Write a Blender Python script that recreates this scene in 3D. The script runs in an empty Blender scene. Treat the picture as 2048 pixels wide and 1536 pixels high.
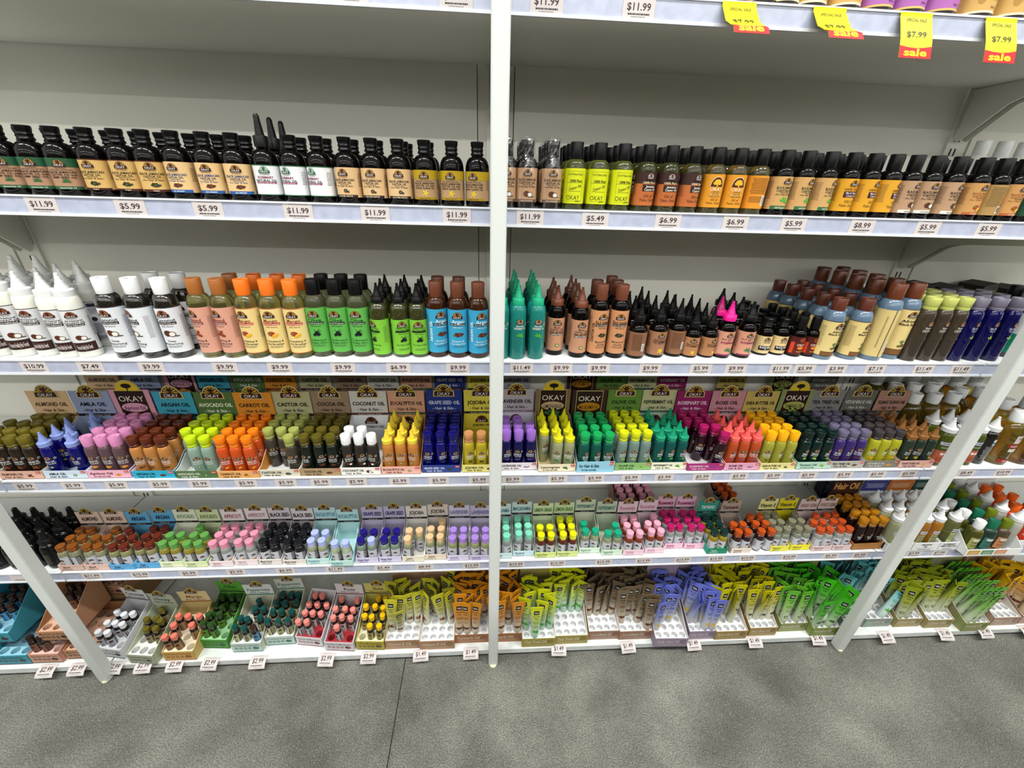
import bpy, bmesh, math, random
from mathutils import Vector, Matrix
random.seed(7)
S = bpy.context.scene
COL = S.collection

# ------------------------------------------------------------------ camera
K = 1.22/1.5279
FPX, PITCH, ROLL, YAW = 809.76, -.4554, .0309, .0691
CAM = Vector((-.0266, -1, 1.8002))*K
fw = Vector((math.sin(YAW)*math.cos(PITCH), math.cos(YAW)*math.cos(PITCH), math.sin(PITCH)))
r0 = Vector((math.cos(YAW), -math.sin(YAW), 0)); u0 = r0.cross(fw)
RT = r0*math.cos(ROLL)+u0*math.sin(ROLL); UP = -r0*math.sin(ROLL)+u0*math.cos(ROLL)
cd = bpy.data.cameras.new('camera'); cam = bpy.data.objects.new('camera', cd); COL.objects.link(cam)
cd.sensor_width = 36; cd.sensor_fit = 'HORIZONTAL'; cd.lens = FPX/2048*36; cd.clip_start = .02
cam.matrix_world = Matrix(((RT.x, UP.x, -fw.x, CAM.x), (RT.y, UP.y, -fw.y, CAM.y), (RT.z, UP.z, -fw.z, CAM.z), (0, 0, 0, 1)))
S.camera = cam

def ray(u, v): return fw+RT*(u-1024)/FPX-UP*(v-768)/FPX
def onY(u, v, Y):
    d = ray(u, v); return CAM+d*((Y-CAM.y)/d.y)
def onZ(u, v, Z):
    d = ray(u, v); return CAM+d*((Z-CAM.z)/d.z)

# ------------------------------------------------------------------ light
S.view_settings.view_transform = 'Standard'; S.view_settings.look = 'None'
S.view_settings.gamma = 1; S.view_settings.exposure = 0.0; S.view_settings.use_curve_mapping = False
w = bpy.data.worlds.new('world'); S.world = w; w.use_nodes = True
w.node_tree.nodes['Background'].inputs[0].default_value = (1, .985, .93, 1)
w.node_tree.nodes['Background'].inputs[1].default_value = 1.25

def area(name, x, y, z, lx, ly, power, col=(1, .98, .94)):
    l = bpy.data.lights.new(name, 'AREA'); l.shape = 'RECTANGLE'; l.size = lx; l.size_y = ly; l.energy = power; l.color = col
    o = bpy.data.objects.new(name, l); COL.objects.link(o); o.location = (x, y, z); return o
LAMPS = [(x, -1.6, 5.2, 2.2, 168) for x in (-2.9, 0, 2.9)]+[(x, -7.6, 5.25, 2.2, 116) for x in (-9, -6, -3, 0, 3, 6, 9)]+[(x, -13, 5.2, 2.2, 116) for x in (-9, -6, -3, 0, 3, 6, 9)]
for (x, y, z, lx, e) in LAMPS: area('ceiling_light', x, y, z, lx, .22, e)
S.cycles.max_bounces = 9; S.cycles.diffuse_bounces = 3; S.cycles.glossy_bounces = 3
S.cycles.transmission_bounces = 8; S.cycles.transparent_max_bounces = 6
S.cycles.caustics_reflective = False; S.cycles.caustics_refractive = False; S.cycles.sample_clamp_indirect = 4

# ------------------------------------------------------------------ materials
def lin(h):
    if not isinstance(h, str): return tuple(h)+(1,)
    h = h.lstrip('#'); c = [int(h[i:i+2], 16)/255 for i in (0, 2, 4)]
    return tuple(x/12.92 if x <= .04045 else ((x+.055)/1.055)**2.4 for x in c)+(1,)
_m = {}
def M(col, rough=.5, trans=0., metal=0., coat=0., spec=.5, f=1.):
    k = (col, rough, trans, metal, coat, spec, f)
    if k in _m: return _m[k]
    m = bpy.data.materials.new('mat_'+str(col).lstrip('#')); m.use_nodes = True
    b = m.node_tree.nodes['Principled BSDF'].inputs
    b['Base Color'].default_value = tuple(x*f for x in lin(col)[:3])+(1,); b['Roughness'].default_value = rough; b['Metallic'].default_value = metal
    b['Transmission Weight'].default_value = trans; b['Coat Weight'].default_value = coat; b['IOR'].default_value = 1.45
    b['Specular IOR Level'].default_value = spec
    m.diffuse_color = lin(col); _m[k] = m; return m
def ink(c): return M(c, .45, spec=.3, f=.74)
def card(c): return M(c, .55, spec=.3, f=.84)
def plast(c): return M(c, .3, f=.8)
def glass(c, t=.7): return M(tuple(min(1., x**.8*1.08) for x in lin(c)[:3]) if t > .5 else c, .04, t*.82 if t > .3 else t)
def clear(c, t=.93): return M(tuple(min(1., x*1.05) for x in lin(c)[:3]), .03, t)
def dark(c): return M(c, .07, 0, 0, .6)

def noise_mat(name, c1, c2, scale, rough, bump=0, detail=4):
    m = bpy.data.materials.new(name); m.use_nodes = True; nt = m.node_tree; N = nt.nodes; L = nt.links
    b = N['Principled BSDF']; b.inputs['Roughness'].default_value = rough
    tc = N.new('ShaderNodeTexCoord'); no = N.new('ShaderNodeTexNoise'); no.inputs['Scale'].default_value = scale; no.inputs['Detail'].default_value = detail
    cr = N.new('ShaderNodeValToRGB'); cr.color_ramp.elements[0].color = lin(c1); cr.color_ramp.elements[1].color = lin(c2)
    cr.color_ramp.elements[0].position = .35; cr.color_ramp.elements[1].position = .65
    L.new(tc.outputs['Object'], no.inputs['Vector']); L.new(no.outputs['Fac'], cr.inputs[0]); L.new(cr.outputs[0], b.inputs['Base Color'])
    if bump:
        bp = N.new('ShaderNodeBump'); bp.inputs['Strength'].default_value = bump; bp.inputs['Distance'].default_value = .001
        L.new(no.outputs['Fac'], bp.inputs['Height']); L.new(bp.outputs[0], b.inputs['Normal'])
    return m
STEEL = noise_mat('white_enamel', '#c2c7c4', '#c8cdca', 600, .38, .05)
PANEL = noise_mat('panel_enamel', '#dddcd2', '#e1e0d6', 500, .42, .05)
DECK = noise_mat('shelf_enamel', '#d2d7d7', '#d9dddd', 300, .35, .03)
BASEW = noise_mat('worn_enamel', '#c6cdcb', '#d8dddc', 25, .4, .03)
STRIP = noise_mat('strip_insert', '#9fa6ba', '#abb2c6', 60, .3)
KRAFT = noise_mat('kraft_card', '#8f775c', '#a8906f', 30, .6)
def floor_mat():
    m = bpy.data.materials.new('polished_concrete'); m.use_nodes = True; nt = m.node_tree; N = nt.nodes; L = nt.links
    b = N['Principled BSDF']; tc = N.new('ShaderNodeTexCoord')
    def noise(s, d, lo, hi, c1, c2):
        n = N.new('ShaderNodeTexNoise'); n.inputs['Scale'].default_value = s; n.inputs['Detail'].default_value = d; n.inputs['Roughness'].default_value = .6
        c = N.new('ShaderNodeValToRGB'); c.color_ramp.elements[0].position = lo; c.color_ramp.elements[1].position = hi
        c.color_ramp.elements[0].color = lin(c1); c.color_ramp.elements[1].color = lin(c2)
        L.new(tc.outputs['Object'], n.inputs['Vector']); L.new(n.outputs['Fac'], c.inputs[0]); return c.outputs[0], n.outputs['Fac']
    a, _ = noise(2.6, 6, .3, .72, '#6a6a65', '#949590')
    g, _ = noise(300, 5, .34, .66, '#4a4a47', '#dadad4')
    h, _ = noise(60, 5, .3, .7, '#6c6c69', '#a8a8a4')
    s, _ = noise(5, 5, .3, .7, '#808080', '#bcbcbc')
    def mix(x, y, f, t='OVERLAY'):
        mx = N.new('ShaderNodeMix'); mx.data_type = 'RGBA'; mx.blend_type = t; mx.inputs[0].default_value = f
        L.new(x, mx.inputs[6]); L.new(y, mx.inputs[7]); return mx.outputs[2]
    c = mix(mix(mix(a, s, .75), h, .4), g, .85)
    vo = N.new('ShaderNodeTexVoronoi'); vo.inputs['Scale'].default_value = 95; L.new(tc.outputs['Object'], vo.inputs['Vector'])
    cr = N.new('ShaderNodeValToRGB'); cr.color_ramp.elements[0].position = .05; cr.color_ramp.elements[0].color = (.6, .6, .6, 1)
    cr.color_ramp.elements[1].position = .15; cr.color_ramp.elements[1].color = (0, 0, 0, 1)
    L.new(vo.outputs['Distance'], cr.inputs[0])
    mx = N.new('ShaderNodeMix'); mx.data_type = 'RGBA'; L.new(cr.outputs[0], mx.inputs[0]); L.new(c, mx.inputs[6]); mx.inputs[7].default_value = lin('#a9a9a0')
    L.new(mx.outputs[2], b.inputs['Base Color']); b.inputs['Roughness'].default_value = .86
    return m

# ------------------------------------------------------------------ mesh helpers
class MB:
    """collects shapes with materials, makes ONE mesh"""
    def __init__(s): s.v = []; s.f = []; s.m = []; s.mats = []; s.sm = []
    def mi(s, m):
        if m not in s.mats: s.mats.append(m)
        return s.mats.index(m)
    def add(s, vs, fs, m, smooth=False):
        o = len(s.v); s.v += [tuple(p) for p in vs]; i = s.mi(m)
        for f in fs: s.f.append([a+o for a in f]); s.m.append(i); s.sm.append(smooth)
    def box(s, x0, x1, y0, y1, z0, z1, m):
        vs = [(x, y, z) for x in (x0, x1) for y in (y0, y1) for z in (z0, z1)]
        s.add(vs, [(0, 1, 3, 2), (4, 6, 7, 5), (0, 4, 5, 1), (2, 3, 7, 6), (0, 2, 6, 4), (1, 5, 7, 3)], m)
    def lathe(s, prof, m, n=20, smooth=True):
        vs = []; fs = []
        for (r, z) in prof:
            vs += [(r*math.cos(2*math.pi*i/n), r*math.sin(2*math.pi*i/n), z) for i in range(n)]
        for j in range(len(prof)-1):
            for i in range(n):
                k = (i+1) % n; fs.append((j*n+i, j*n+k, (j+1)*n+k, (j+1)*n+i))
        s.add(vs, fs, m, smooth)
        if prof[0][0] > 1e-4: s.add(vs[:n], [tuple(reversed(range(n)))], m)
        if prof[-1][0] > 1e-4: s.add(vs[-n:], [tuple(range(n))], m)
    def prism(s, pts, axis, a0, a1, m):
        """outline pts extruded along axis ('x': pts are (y,z); 'y': pts are (x,z))"""
        n = len(pts)
        P = (lambda p, a: (a, p[0], p[1])) if axis == 'x' else (lambda p, a: (p[0], a, p[1]))
        vs = [P(p, a0) for p in pts]+[P(p, a1) for p in pts]
        fs = [tuple(range(n)), tuple(reversed(range(n, 2*n)))]+[(i, i+n, (i+1) % n+n, (i+1) % n) for i in range(n)]
        s.add(vs, fs, m)
    def mesh(s, name, fix=True):
        me = bpy.data.meshes.new(name); me.from_pydata(s.v, [], s.f)
        for m in s.mats: me.materials.append(m)
        me.polygons.foreach_set('material_index', s.m); me.polygons.foreach_set('use_smooth', s.sm)
        if fix:
            bm = bmesh.new(); bm.from_mesh(me); bmesh.ops.remove_doubles(bm, verts=bm.verts, dist=1e-5)
            bmesh.ops.recalc_face_normals(bm, faces=bm.faces); bm.to_mesh(me); bm.free()
        me.update()
        if any(s.sm): me.set_sharp_from_angle(angle=math.radians(38))
        return me

_t = {}
def glyphs(txt, bold):
    k = (txt, bold)
    if k in _t: return _t[k]
    cu = bpy.data.curves.new('t', 'FONT'); cu.body = txt; cu.size = 1; cu.resolution_u = 1 if len(txt) > 12 else 2; cu.offset = bold; cu.align_x = 'CENTER'
    ob = bpy.data.objects.new('t', cu); me = bpy.data.meshes.new_from_object(ob)
    vs = [(p.co.x, p.co.y) for p in me.vertices]; fs = [tuple(p.vertices) for p in me.polygons]
    bpy.data.meshes.remove(me); bpy.data.objects.remove(ob); bpy.data.curves.remove(cu)
    if vs: x0 = min(p[0] for p in vs); x1 = max(p[0] for p in vs)
    else: x0 = x1 = 0
    _t[k] = (vs, fs, x0, x1); return _t[k]

class Art:
    """flat artwork in metres (x right, y up), printed in layers; wrapped on a surface when built"""
    def __init__(s): s.it = []
    def poly(s, pts, c, l=1):
        a = sum(pts[i][0]*pts[(i+1) % len(pts)][1]-pts[(i+1) % len(pts)][0]*pts[i][1] for i in range(len(pts)))
        if a < 0: pts = pts[::-1]
        s.it.append((pts, [tuple(range(len(pts)))], l, c)); return s
    def rect(s, x0, x1, y0, y1, c, l=1): return s.poly([(x0, y0), (x1, y0), (x1, y1), (x0, y1)], c, l)
    def ell(s, x, y, rx, ry, c, l=1, n=14, a0=0, a1=2*math.pi, rot=0):
        full = a1-a0 > 6.2; m = n if full else n+1
        p = []
        for i in range(m):
            a = a0+(a1-a0)*i/n; ex, ey = rx*math.cos(a), ry*math.sin(a)
            p.append((x+ex*math.cos(rot)-ey*math.sin(rot), y+ex*math.sin(rot)+ey*math.cos(rot)))
        return s.poly(p, c, l)
    def text(s, t, x, y, h, c, l=3, maxw=None, bold=.012, rot=0, shear=0, fit=None):
        vs, fs, x0, x1 = glyphs(t, bold)
        if not vs: return s
        k = h/.72; kx = k; cx = (x0+x1)/2
        if maxw and (x1-x0)*k > maxw: kx = maxw/(x1-x0)
        if fit and x1 > x0: kx = fit/(x1-x0)
        out = []
        for (a, b) in vs:
            px, py = (a-cx)*kx+shear*b*k, (b-.36)*k
            out.append((x+px*math.cos(rot)-py*math.sin(rot), y+px*math.sin(rot)+py*math.cos(rot)))
        s.it.append((out, fs, l, c)); return s
    def lines(s, x, y, w, n, c, pitch=.0017, h=.0007, l=2):
        """rows of print too small to read"""
        rr = random.Random(n*17+int(w*1e4))
        for j in range(n):
            q = x-w/2*rr.uniform(.8, 1); e = x+w/2*rr.uniform(.8, 1)
            while q < e:
                d = rr.uniform(.0012, .0032); s.rect(q, min(q+d, e), y-j*pitch-h/2, y-j*pitch+h/2, c, l); q += d+.0006
        return s
    def shift(s, dx, dy):
        s.it = [([(a+dx, b+dy) for a, b in v], f, l, c) for v, f, l, c in s.it]; return s
    def into(s, mb, fn, cut=None, step=.0002, ycut=None):
        """fn(x, y, off) -> 3-D point; cut = width of strips so that flat pieces follow a curved surface"""
        for vs, fs, l, c in s.it:
            m = c if not isinstance(c, str) else ink(c)
            if ycut:
                bm = bmesh.new(); bv = [bm.verts.new((a, b, 0)) for a, b in vs]
                for f in fs:
                    try: bm.faces.new([bv[i] for i in f])
                    except ValueError: pass
                for q in ycut: bmesh.ops.bisect_plane(bm, geom=bm.verts[:]+bm.edges[:]+bm.faces[:], dist=1e-7, plane_co=(0, q, 0), plane_no=(0, 1, 0))
                bm.verts.index_update(); vs = [(v.co.x, v.co.y) for v in bm.verts]; fs = [tuple(v.index for v in f.verts) for f in bm.faces]; bm.free()
            if cut and max(v[0] for v in vs)-min(v[0] for v in vs) > cut*1.3:
                bm = bmesh.new(); bv = [bm.verts.new((a, b, 0)) for a, b in vs]
                for f in fs:
                    try: bm.faces.new([bv[i] for i in f])
                    except ValueError: pass
                x0 = min(v[0] for v in vs); x1 = max(v[0] for v in vs); q = math.ceil(x0/cut)*cut
                while q < x1:
                    bmesh.ops.bisect_plane(bm, geom=bm.verts[:]+bm.edges[:]+bm.faces[:], dist=1e-7, plane_co=(q, 0, 0), plane_no=(1, 0, 0)); q += cut
                bm.verts.index_update(); vs = [(v.co.x, v.co.y) for v in bm.verts]; fs = [tuple(v.index for v in f.verts) for f in bm.faces]; bm.free()
            mb.add([fn(a, b, l*step) for a, b in vs], fs, m)

def cyl(r, z0): return lambda x, y, o: ((r+o)*math.sin(x/r), -(r+o)*math.cos(x/r), z0+y)
def flat(o, ex=(1, 0, 0), ey=(0, 0, 1)):
    o = Vector(o); ex = Vector(ex); ey = Vector(ey); n = ex.cross(ey)
    return lambda x, y, d: tuple(o+ex*x+ey*y+n*d)

BROWN = '#3a1a14'; GOLD = '#d9b62c'; CREAM = '#f3e6c6'
def logo(a, x, y, w, bg=GOLD, fg=BROWN, rim=None, l=2, tree=True, pure=True, txt='#f7f2ec'):
    """the arched sunburst with a tree over a dark banner reading OKAY; w = banner width, y = banner bottom"""
    hb = w*.27; R = w*.40
    if rim:
        a.ell(x, y+hb*.8, R*1.13, R*1.13, rim, l, 16, 0, math.pi); a.rect(x-w*.545, x+w*.545, y-w*.04, y+hb+w*.04, rim, l)
    a.ell(x, y+hb*.8, R, R, fg, l+1, 16, 0, math.pi)
    for i in range(7):
        t = math.pi*(i+.5)/7; d = .14
        a.poly([(x+R*.16*math.cos(t), y+hb+R*.16*math.sin(t)), (x+R*.92*math.cos(t-d), y+hb*.8+R*.92*math.sin(t-d)), (x+R*.92*math.cos(t+d), y+hb*.8+R*.92*math.sin(t+d))], bg, l+2)
    if tree:
        a.ell(x, y+hb*.9+R*.5, R*.36, R*.22, fg, l+3, 9); a.rect(x-R*.06, x+R*.06, y+hb*.9, y+hb*.9+R*.5, fg, l+3)
    a.poly([(x-w*.5, y), (x+w*.5, y), (x+w*.47, y+hb), (x-w*.47, y+hb)], fg, l+4)
    a.text('OKAY', x, y+hb*.48, hb*.68, txt, l+5, w*.84, .0)
    if pure: a.text('Pure Naturals', x, y-w*.11, w*.1, fg, l+2, w*.8, .01)

def pic(a, x, y, s, kind, l=3):
    E = a.ell
    if kind == 'coconut':
        E(x-s*.2, y+s*.08, s*.34, s*.3, '#5b3020', l); E(x+s*.18, y, s*.3, s*.27, '#6d4128', l+1); E(x+s*.18, y, s*.23, s*.2, '#f4f2ea', l+2); E(x+s*.5, y-s*.2, s*.25, s*.06, '#2f5a33', l, 8)
    elif kind == 'almond':
        for dx, dy, r in ((-.2, -.05, .3), (.15, -.12, -.3), (.02, .12, .8)): E(x+s*dx, y+s*dy, s*.3, s*.15, '#8d3f22', l+1, 10, rot=r)
        E(x-s*.3, y+s*.25, s*.18, s*.07, '#3f7a3a', l, 8, rot=.7)
    elif kind == 'mango':
        E(x-s*.18, y+s*.08, s*.36, s*.24, '#b8342c', l); E(x-s*.3, y+s*.1, s*.15, s*.1, '#4f8a35', l+1); E(x+s*.15, y-s*.1, s*.34, s*.15, '#f0b21e', l+1, rot=.4); E(x+s*.1, y+.0, s*.2, s*.06, '#f7d35a', l+2, rot=.4)
    elif kind == 'olive':
        for dx, dy in ((-.2, -.1), (.15, -.08), (0, .12)): E(x+s*dx, y+s*dy, s*.2, s*.15, '#161a1c', l+1, rot=.5)
        for r in (.4, .9, 2.3): E(x+s*.2*math.cos(r), y+s*.25*math.sin(r)+s*.1, s*.26, s*.05, '#3c7d34', l, 8, rot=r)
    elif kind in ('leaf', 'leaf2', 'fern'):
        c = {'leaf': '#4fae3c', 'leaf2': '#9cbd55', 'fern': '#3f7a4a'}[kind]
        for r in (.35, 1.1, 2.0, 2.8): E(x+s*.26*math.cos(r), y+s*.26*math.sin(r), s*.28, s*.11, c, l, 8, rot=r)
        E(x+s*.3, y-s*.08, s*.26, s*.1, c, l+1, 8, rot=-.3)
    elif kind == 'seeds':
        for i, (dx, dy) in enumerate(((-.34, 0), (-.1, -.1), (.15, -.08), (.36, .02), (-.2, .16), (.08, .15))): E(x+s*dx, y+s*dy, s*.17, s*.12, '#3a4632' if i % 2 else '#26301f', l+(i % 2), 8)
    elif kind == 'argan':
        for i, (dx, dy) in enumerate(((-.34, -.05), (-.08, -.1), (.2, -.06), (-.2, .12), (.08, .14), (.36, .06))): E(x+s*dx, y+s*dy, s*.19, s*.12, '#5a2a1e' if i % 2 else '#74402c', l+(i % 2), 8)
    elif kind == 'castor':
        E(x, y, s*.24, s*.22, '#3d332a', l); E(x, y, s*.13, s*.12, '#6d6154', l+1); E(x+s*.3, y-s*.1, s*.14, s*.12, '#4a4032', l+1)
    elif kind == 'flower':
        for i in range(5): E(x+s*.22*math.cos(i*1.26), y+s*.22*math.sin(i*1.26), s*.2, s*.09, '#e8c62a', l, 8, rot=i*1.26)
    elif kind == 'hemp':
        for i in range(7):
            t = math.pi*(i)/6; E(x+s*.22*math.cos(t), y+s*.24*math.sin(t), s*.24, s*.055, '#2f6337', l, 8, rot=t)
    elif kind == 'aloe':
        for t in (.9, 1.3, 1.57, 1.9, 2.3): E(x+s*.18*math.cos(t), y+s*.2+s*.2*math.sin(t), s*.3, s*.05, '#4a7a44', l, 8, rot=t)
        E(x-s*.15, y-s*.08, s*.26, s*.16, '#6b6a3a', l+1); E(x+s*.22, y, s*.2, s*.2, '#5b4030', l+1)
    elif kind == 'fruit':
        for dx, dy in ((-.28, 0), (.28, 0), (0, -.1), (0, .12)): E(x+s*dx, y+s*dy, s*.22, s*.17, '#e59a2c', l+(dx == 0), 10)
    elif kind == 'olivepic':
        E(x, y, s*.3, s*.24, '#5e7a3f', l); E(x, y, s*.16, s*.12, '#c6cf9a', l+1)
    elif kind == 'purple':
        for i in range(5): E(x+s*(-.4+.2*i), y+s*.1*math.sin(i*2), s*.16, s*.1, '#6c54a0', l, 8)

# ------------------------------------------------------------------ objects
def tagp(o, label=None, cat=None, group=None, kind=None):
    if label: o['label'] = label
    if cat: o['category'] = cat
    if group: o['group'] = group
    if kind: o['kind'] = kind
    return o
_labels = {}
def inst(tree, loc, rz=0., label=None, cat=None, group=None, tilt=None, kind=None):
    """links one thing: tree = (name, mesh or None, [children trees])"""
    def mk(t, parent):
        o = bpy.data.objects.new(t[0], t[1]); COL.objects.link(o)
        if parent: o.parent = parent
        if len(t) > 3 and t[3]: o['label'] = t[3]
        for c in t[2]: mk(c, o)
        return o
    o = mk(tree, None); o.location = loc
    if tilt: o.rotation_mode = 'QUATERNION'; o.rotation_quaternion = (Matrix.Rotation(tilt[1], 3, 'Y') @ Matrix.Rotation(tilt[0], 3, 'X') @ Matrix.Rotation(rz, 3, 'Z')).to_quaternion()
    else: o.rotation_euler = (0, 0, rz)
    if label:
        n = len(label.split())
        if n < 4 or n > 16: print('LABEL LEN', n, label)
        if label in _labels: print('DUP LABEL', label)
        _labels[label] = 1
    return tagp(o, label, cat, group, kind)

ZS = [0, 1.6886, 1.3644, 1.0390, .7127, .3877]       # undersides of the five hung shelves
LIPY, BACKY, TOP = .0621, .3838, .0325                # lip plane, back panel plane, deck height above underside
def deck_z(s): return .036 if s == 6 else ZS[s]+TOP
SHN = {1: 'top shelf', 2: 'second shelf', 3: 'third shelf', 4: 'fourth shelf', 5: 'fifth shelf', 6: 'base shelf'}
BAYS = {-2: (-2.44, -1.22), -1: (-1.22, 0), 1: (0, 1.22), 2: (1.22, 2.44)}
BAYN = {-2: 'bay beyond the left slanting post', -1: 'bay left of the middle post', 1: 'bay right of the middle post', 2: 'bay beyond the right slanting post'}

# floor and wall behind
mb = MB(); mb.box(-9, 9, -16, 1.2, -.05, 0, floor_mat()); f = bpy.data.objects.new('floor', mb.mesh('floor')); COL.objects.link(f); f['kind'] = 'structure'
mb = MB(); mb.add([(-.2955, .5, .0004), (-.2925, .5, .0004), (-.2895, -3, .0004), (-.2925, -3, .0004)], [(0, 3, 2, 1)], M('#1c1c1c', .9)); f = bpy.data.objects.new('trim_1', mb.mesh('trim_1')); COL.objects.link(f); f['kind'] = 'structure'
mb = MB(); mb.box(-5, 5, .46, .5, 0, 3.3, M('#b9b8ae', .7)); f = bpy.data.objects.new('wall_back', mb.mesh('wall_back')); COL.objects.link(f); f['kind'] = 'structure'

# unseen shelving run across the aisle, added to shade low shelves from far lamps
mb = MB(); gy = -2.6; gm = M('#b4b0a6', .6); mb.box(-7, 7, gy-.5, gy-.42, 0, 1.9, gm)
for z in (.1, .5, .9, 1.3, 1.7, 1.865): mb.box(-7, 7, gy-.42, gy, z, z+.035, gm)
rr = random.Random(3)
for z in (.135, .535, .935, 1.335, 1.735):
    x = -6.9
    while x < 6.8:
        q = rr.uniform(.1, .3); mb.box(x, x+q, gy-.35, gy-.06, z, z+rr.uniform(.16, .3), M(rr.choice(('#5c4a3c', '#8a8478', '#3c4a5a', '#b0a890', '#6a3c34', '#44503c')), .5)); x += q+.02
f = bpy.data.objects.new('wall_front', mb.mesh('wall_front', False)); COL.objects.link(f); f['kind'] = 'structure'

# front posts
def post_mesh():
    mb = MB(); w2 = .0152; d = .029
    bm = bmesh.new(); bmesh.ops.create_cube(bm, size=1)
    for v in bm.verts: v.co = ((v.co.x)*2*w2, (v.co.y+.5)*d, .004+(v.co.z+.5)*2.4)
    bmesh.ops.bevel(bm, geom=[e for e in bm.edges if abs((e.verts[0].co-e.verts[1].co).z) > 1], offset=.002, segments=2, affect='EDGES')
    me = bpy.data.meshes.new('post'); bm.to_mesh(me); bm.free(); me.materials.append(STEEL); return me
def foot_mesh():
    mb = MB(); mb.lathe([(.011, 0), (.0125, .002), (.0115, .0045), (.006, .005)], M('#c9c8a8', .4), 16); 
    return mb.mesh('foot')
pm, fm = post_mesh(), foot_mesh()
for x, nm in ((-1.22, 'white square steel post slanting across the photo corner by the black dropper bottles'), (0, 'white square steel post standing upright in the middle of the shelving'), (1.22, 'white square steel post slanting beside the tea tree and rosemary bottles')):
    o = inst(('shelf_post', pm, [('foot', fm, [])]), (x, 0, 0), 0, nm, 'post', 'white front posts')
    o.children[0].location = (0, .008 if x else .004, 0)
# back panels and slotted uprights
for b, (x0, x1) in BAYS.items():
    mb = MB(); g = .0455
    mb.box(x0+g, x1-g, BACKY, BACKY+.02, 0, 2.5, PANEL)
    inst(('back_panel', mb.mesh('back_panel'), []), (0, 0, 0), 0, 'grey-white enamelled steel back panel of the '+BAYN[b], 'panel', 'shelving back panels')
def upright():
    mb = MB(); dk = M('#0c0c0c', .9)
    mb.box(-.0435, .0435, BACKY+.004, BACKY+.03, 0, 2.5, PANEL); mb.box(-.022, .022, BACKY-.004, BACKY+.004, 0, 2.5, PANEL)
    sl = MB()
    z = .028
    while z < 2.4:
        for x in (-.006, .006): sl.box(x-.0018, x+.0018, BACKY-.0046, BACKY-.003, z, z+.017, dk)
        z += .0322
    return ('slotted_upright', mb.mesh('upright'), [('slot_row', sl.mesh('slots'), [])])
up = upright()
for x, d in ((-1.22, 'slotted grey-white upright behind the white coconut bottles'), (0, 'slotted grey-white upright hidden behind the middle post'), (1.22, 'slotted grey-white upright behind the tea tree bottles')):
    inst(up, (x, 0, 0), 0, d, 'upright', 'slotted uprights')

# hung shelves with price channel and brackets
def shelf_tree(L):
    d = MB(); x0, x1 = .0025, L-.0025
    d.box(x0, x1, LIPY+.004, BACKY-.006, TOP-.003, TOP, DECK)
    d.box(x0, x1, BACKY-.012, BACKY-.006, .0, TOP-.003, DECK)
    for x in (x0, x1-.002): d.box(x, x+.002, LIPY+.004, BACKY-.012, .006, TOP-.003, DECK)
    d.box(x0+.002, x1-.002, LIPY+.004, BACKY-.012, .0, .003, PANEL)
    l = MB(); W = M('#d2d6dc', .25)
    l.box(x0, x1, LIPY+.0005, LIPY+.004, 0, TOP+.001, W); l.box(x0, x1, LIPY-.0025, LIPY+.004, TOP-.0015, TOP+.0015, W); l.box(x0, x1, LIPY-.003, LIPY+.004, -.001, .0035, W)
    c = MB(); c.box(x0, x1, LIPY-.0006, LIPY+.0005, .0035, TOP-.0015, STRIP)
    return ('metal_shelf', d.mesh('deck'), [('shelf_lip', l.mesh('lip'), [('price_channel', c.mesh('channel'), [])])])
st = shelf_tree(1.22)
for s in range(1, 6):
    for b, (x0, x1) in BAYS.items():
        inst(('metal_shelf', st[1], [st[2][0]]), (x0, 0, ZS[s]), 0, 'white steel shelf, %s of the %s' % (SHN[s].replace(' shelf', ' one'), BAYN[b]), 'shelf', 'hung steel shelves')
def bracket(side):
    br = MB(); x = .011 if side else -.014
    pts = [(BACKY-.004, -.0015), (BACKY-.004, -.1), (BACKY-.008, -.112), (BACKY-.017, -.116), (BACKY-.028, -.109), (BACKY-.1, -.046), (BACKY-.125, -.036), (BACKY-.15, -.032), (LIPY+.03, -.018), (LIPY+.03, -.0015)]
    br.prism(pts, 'x', x, x+.003, PANEL)
    f = BACKY-.004
    br.box(x-.0045, x+.0075, f-.004, f-.001, -.1, -.01, STEEL)
    return ('shelf_bracket', br.mesh('bracket'), [])
brs = (bracket(0), bracket(1))
for s in range(1, 6):
    for x in (-1.22, 0, 1.22):
        for q in (0, 1):
            if x == 0 and s != 1: continue
            inst(brs[q], (x, 0, ZS[s]), 0, '%s cantilever bracket under the %s at the %s upright' % (('left one of the paired', 'right one of the paired')[q], SHN[s], {-1.22: 'left', 0: 'middle', 1.22: 'right'}[x]), 'bracket', 'shelf brackets')
# base decks
for b, (x0, x1) in BAYS.items():
    mb = MB(); mb.box(x0+.002, x1-.002, .030, BACKY, .0345, .036, BASEW); mb.box(x0+.002, x1-.002, .030, .032, .015, .0345, BASEW); mb.box(x0+.002, x1-.002, .1, .102, 0, .0345, M('#55554f', .7))
    inst(('base_shelf', mb.mesh('base'), []), (0, 0, 0), 0, 'worn white base shelf just above the concrete, '+BAYN[b], 'shelf', 'base shelves')

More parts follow.
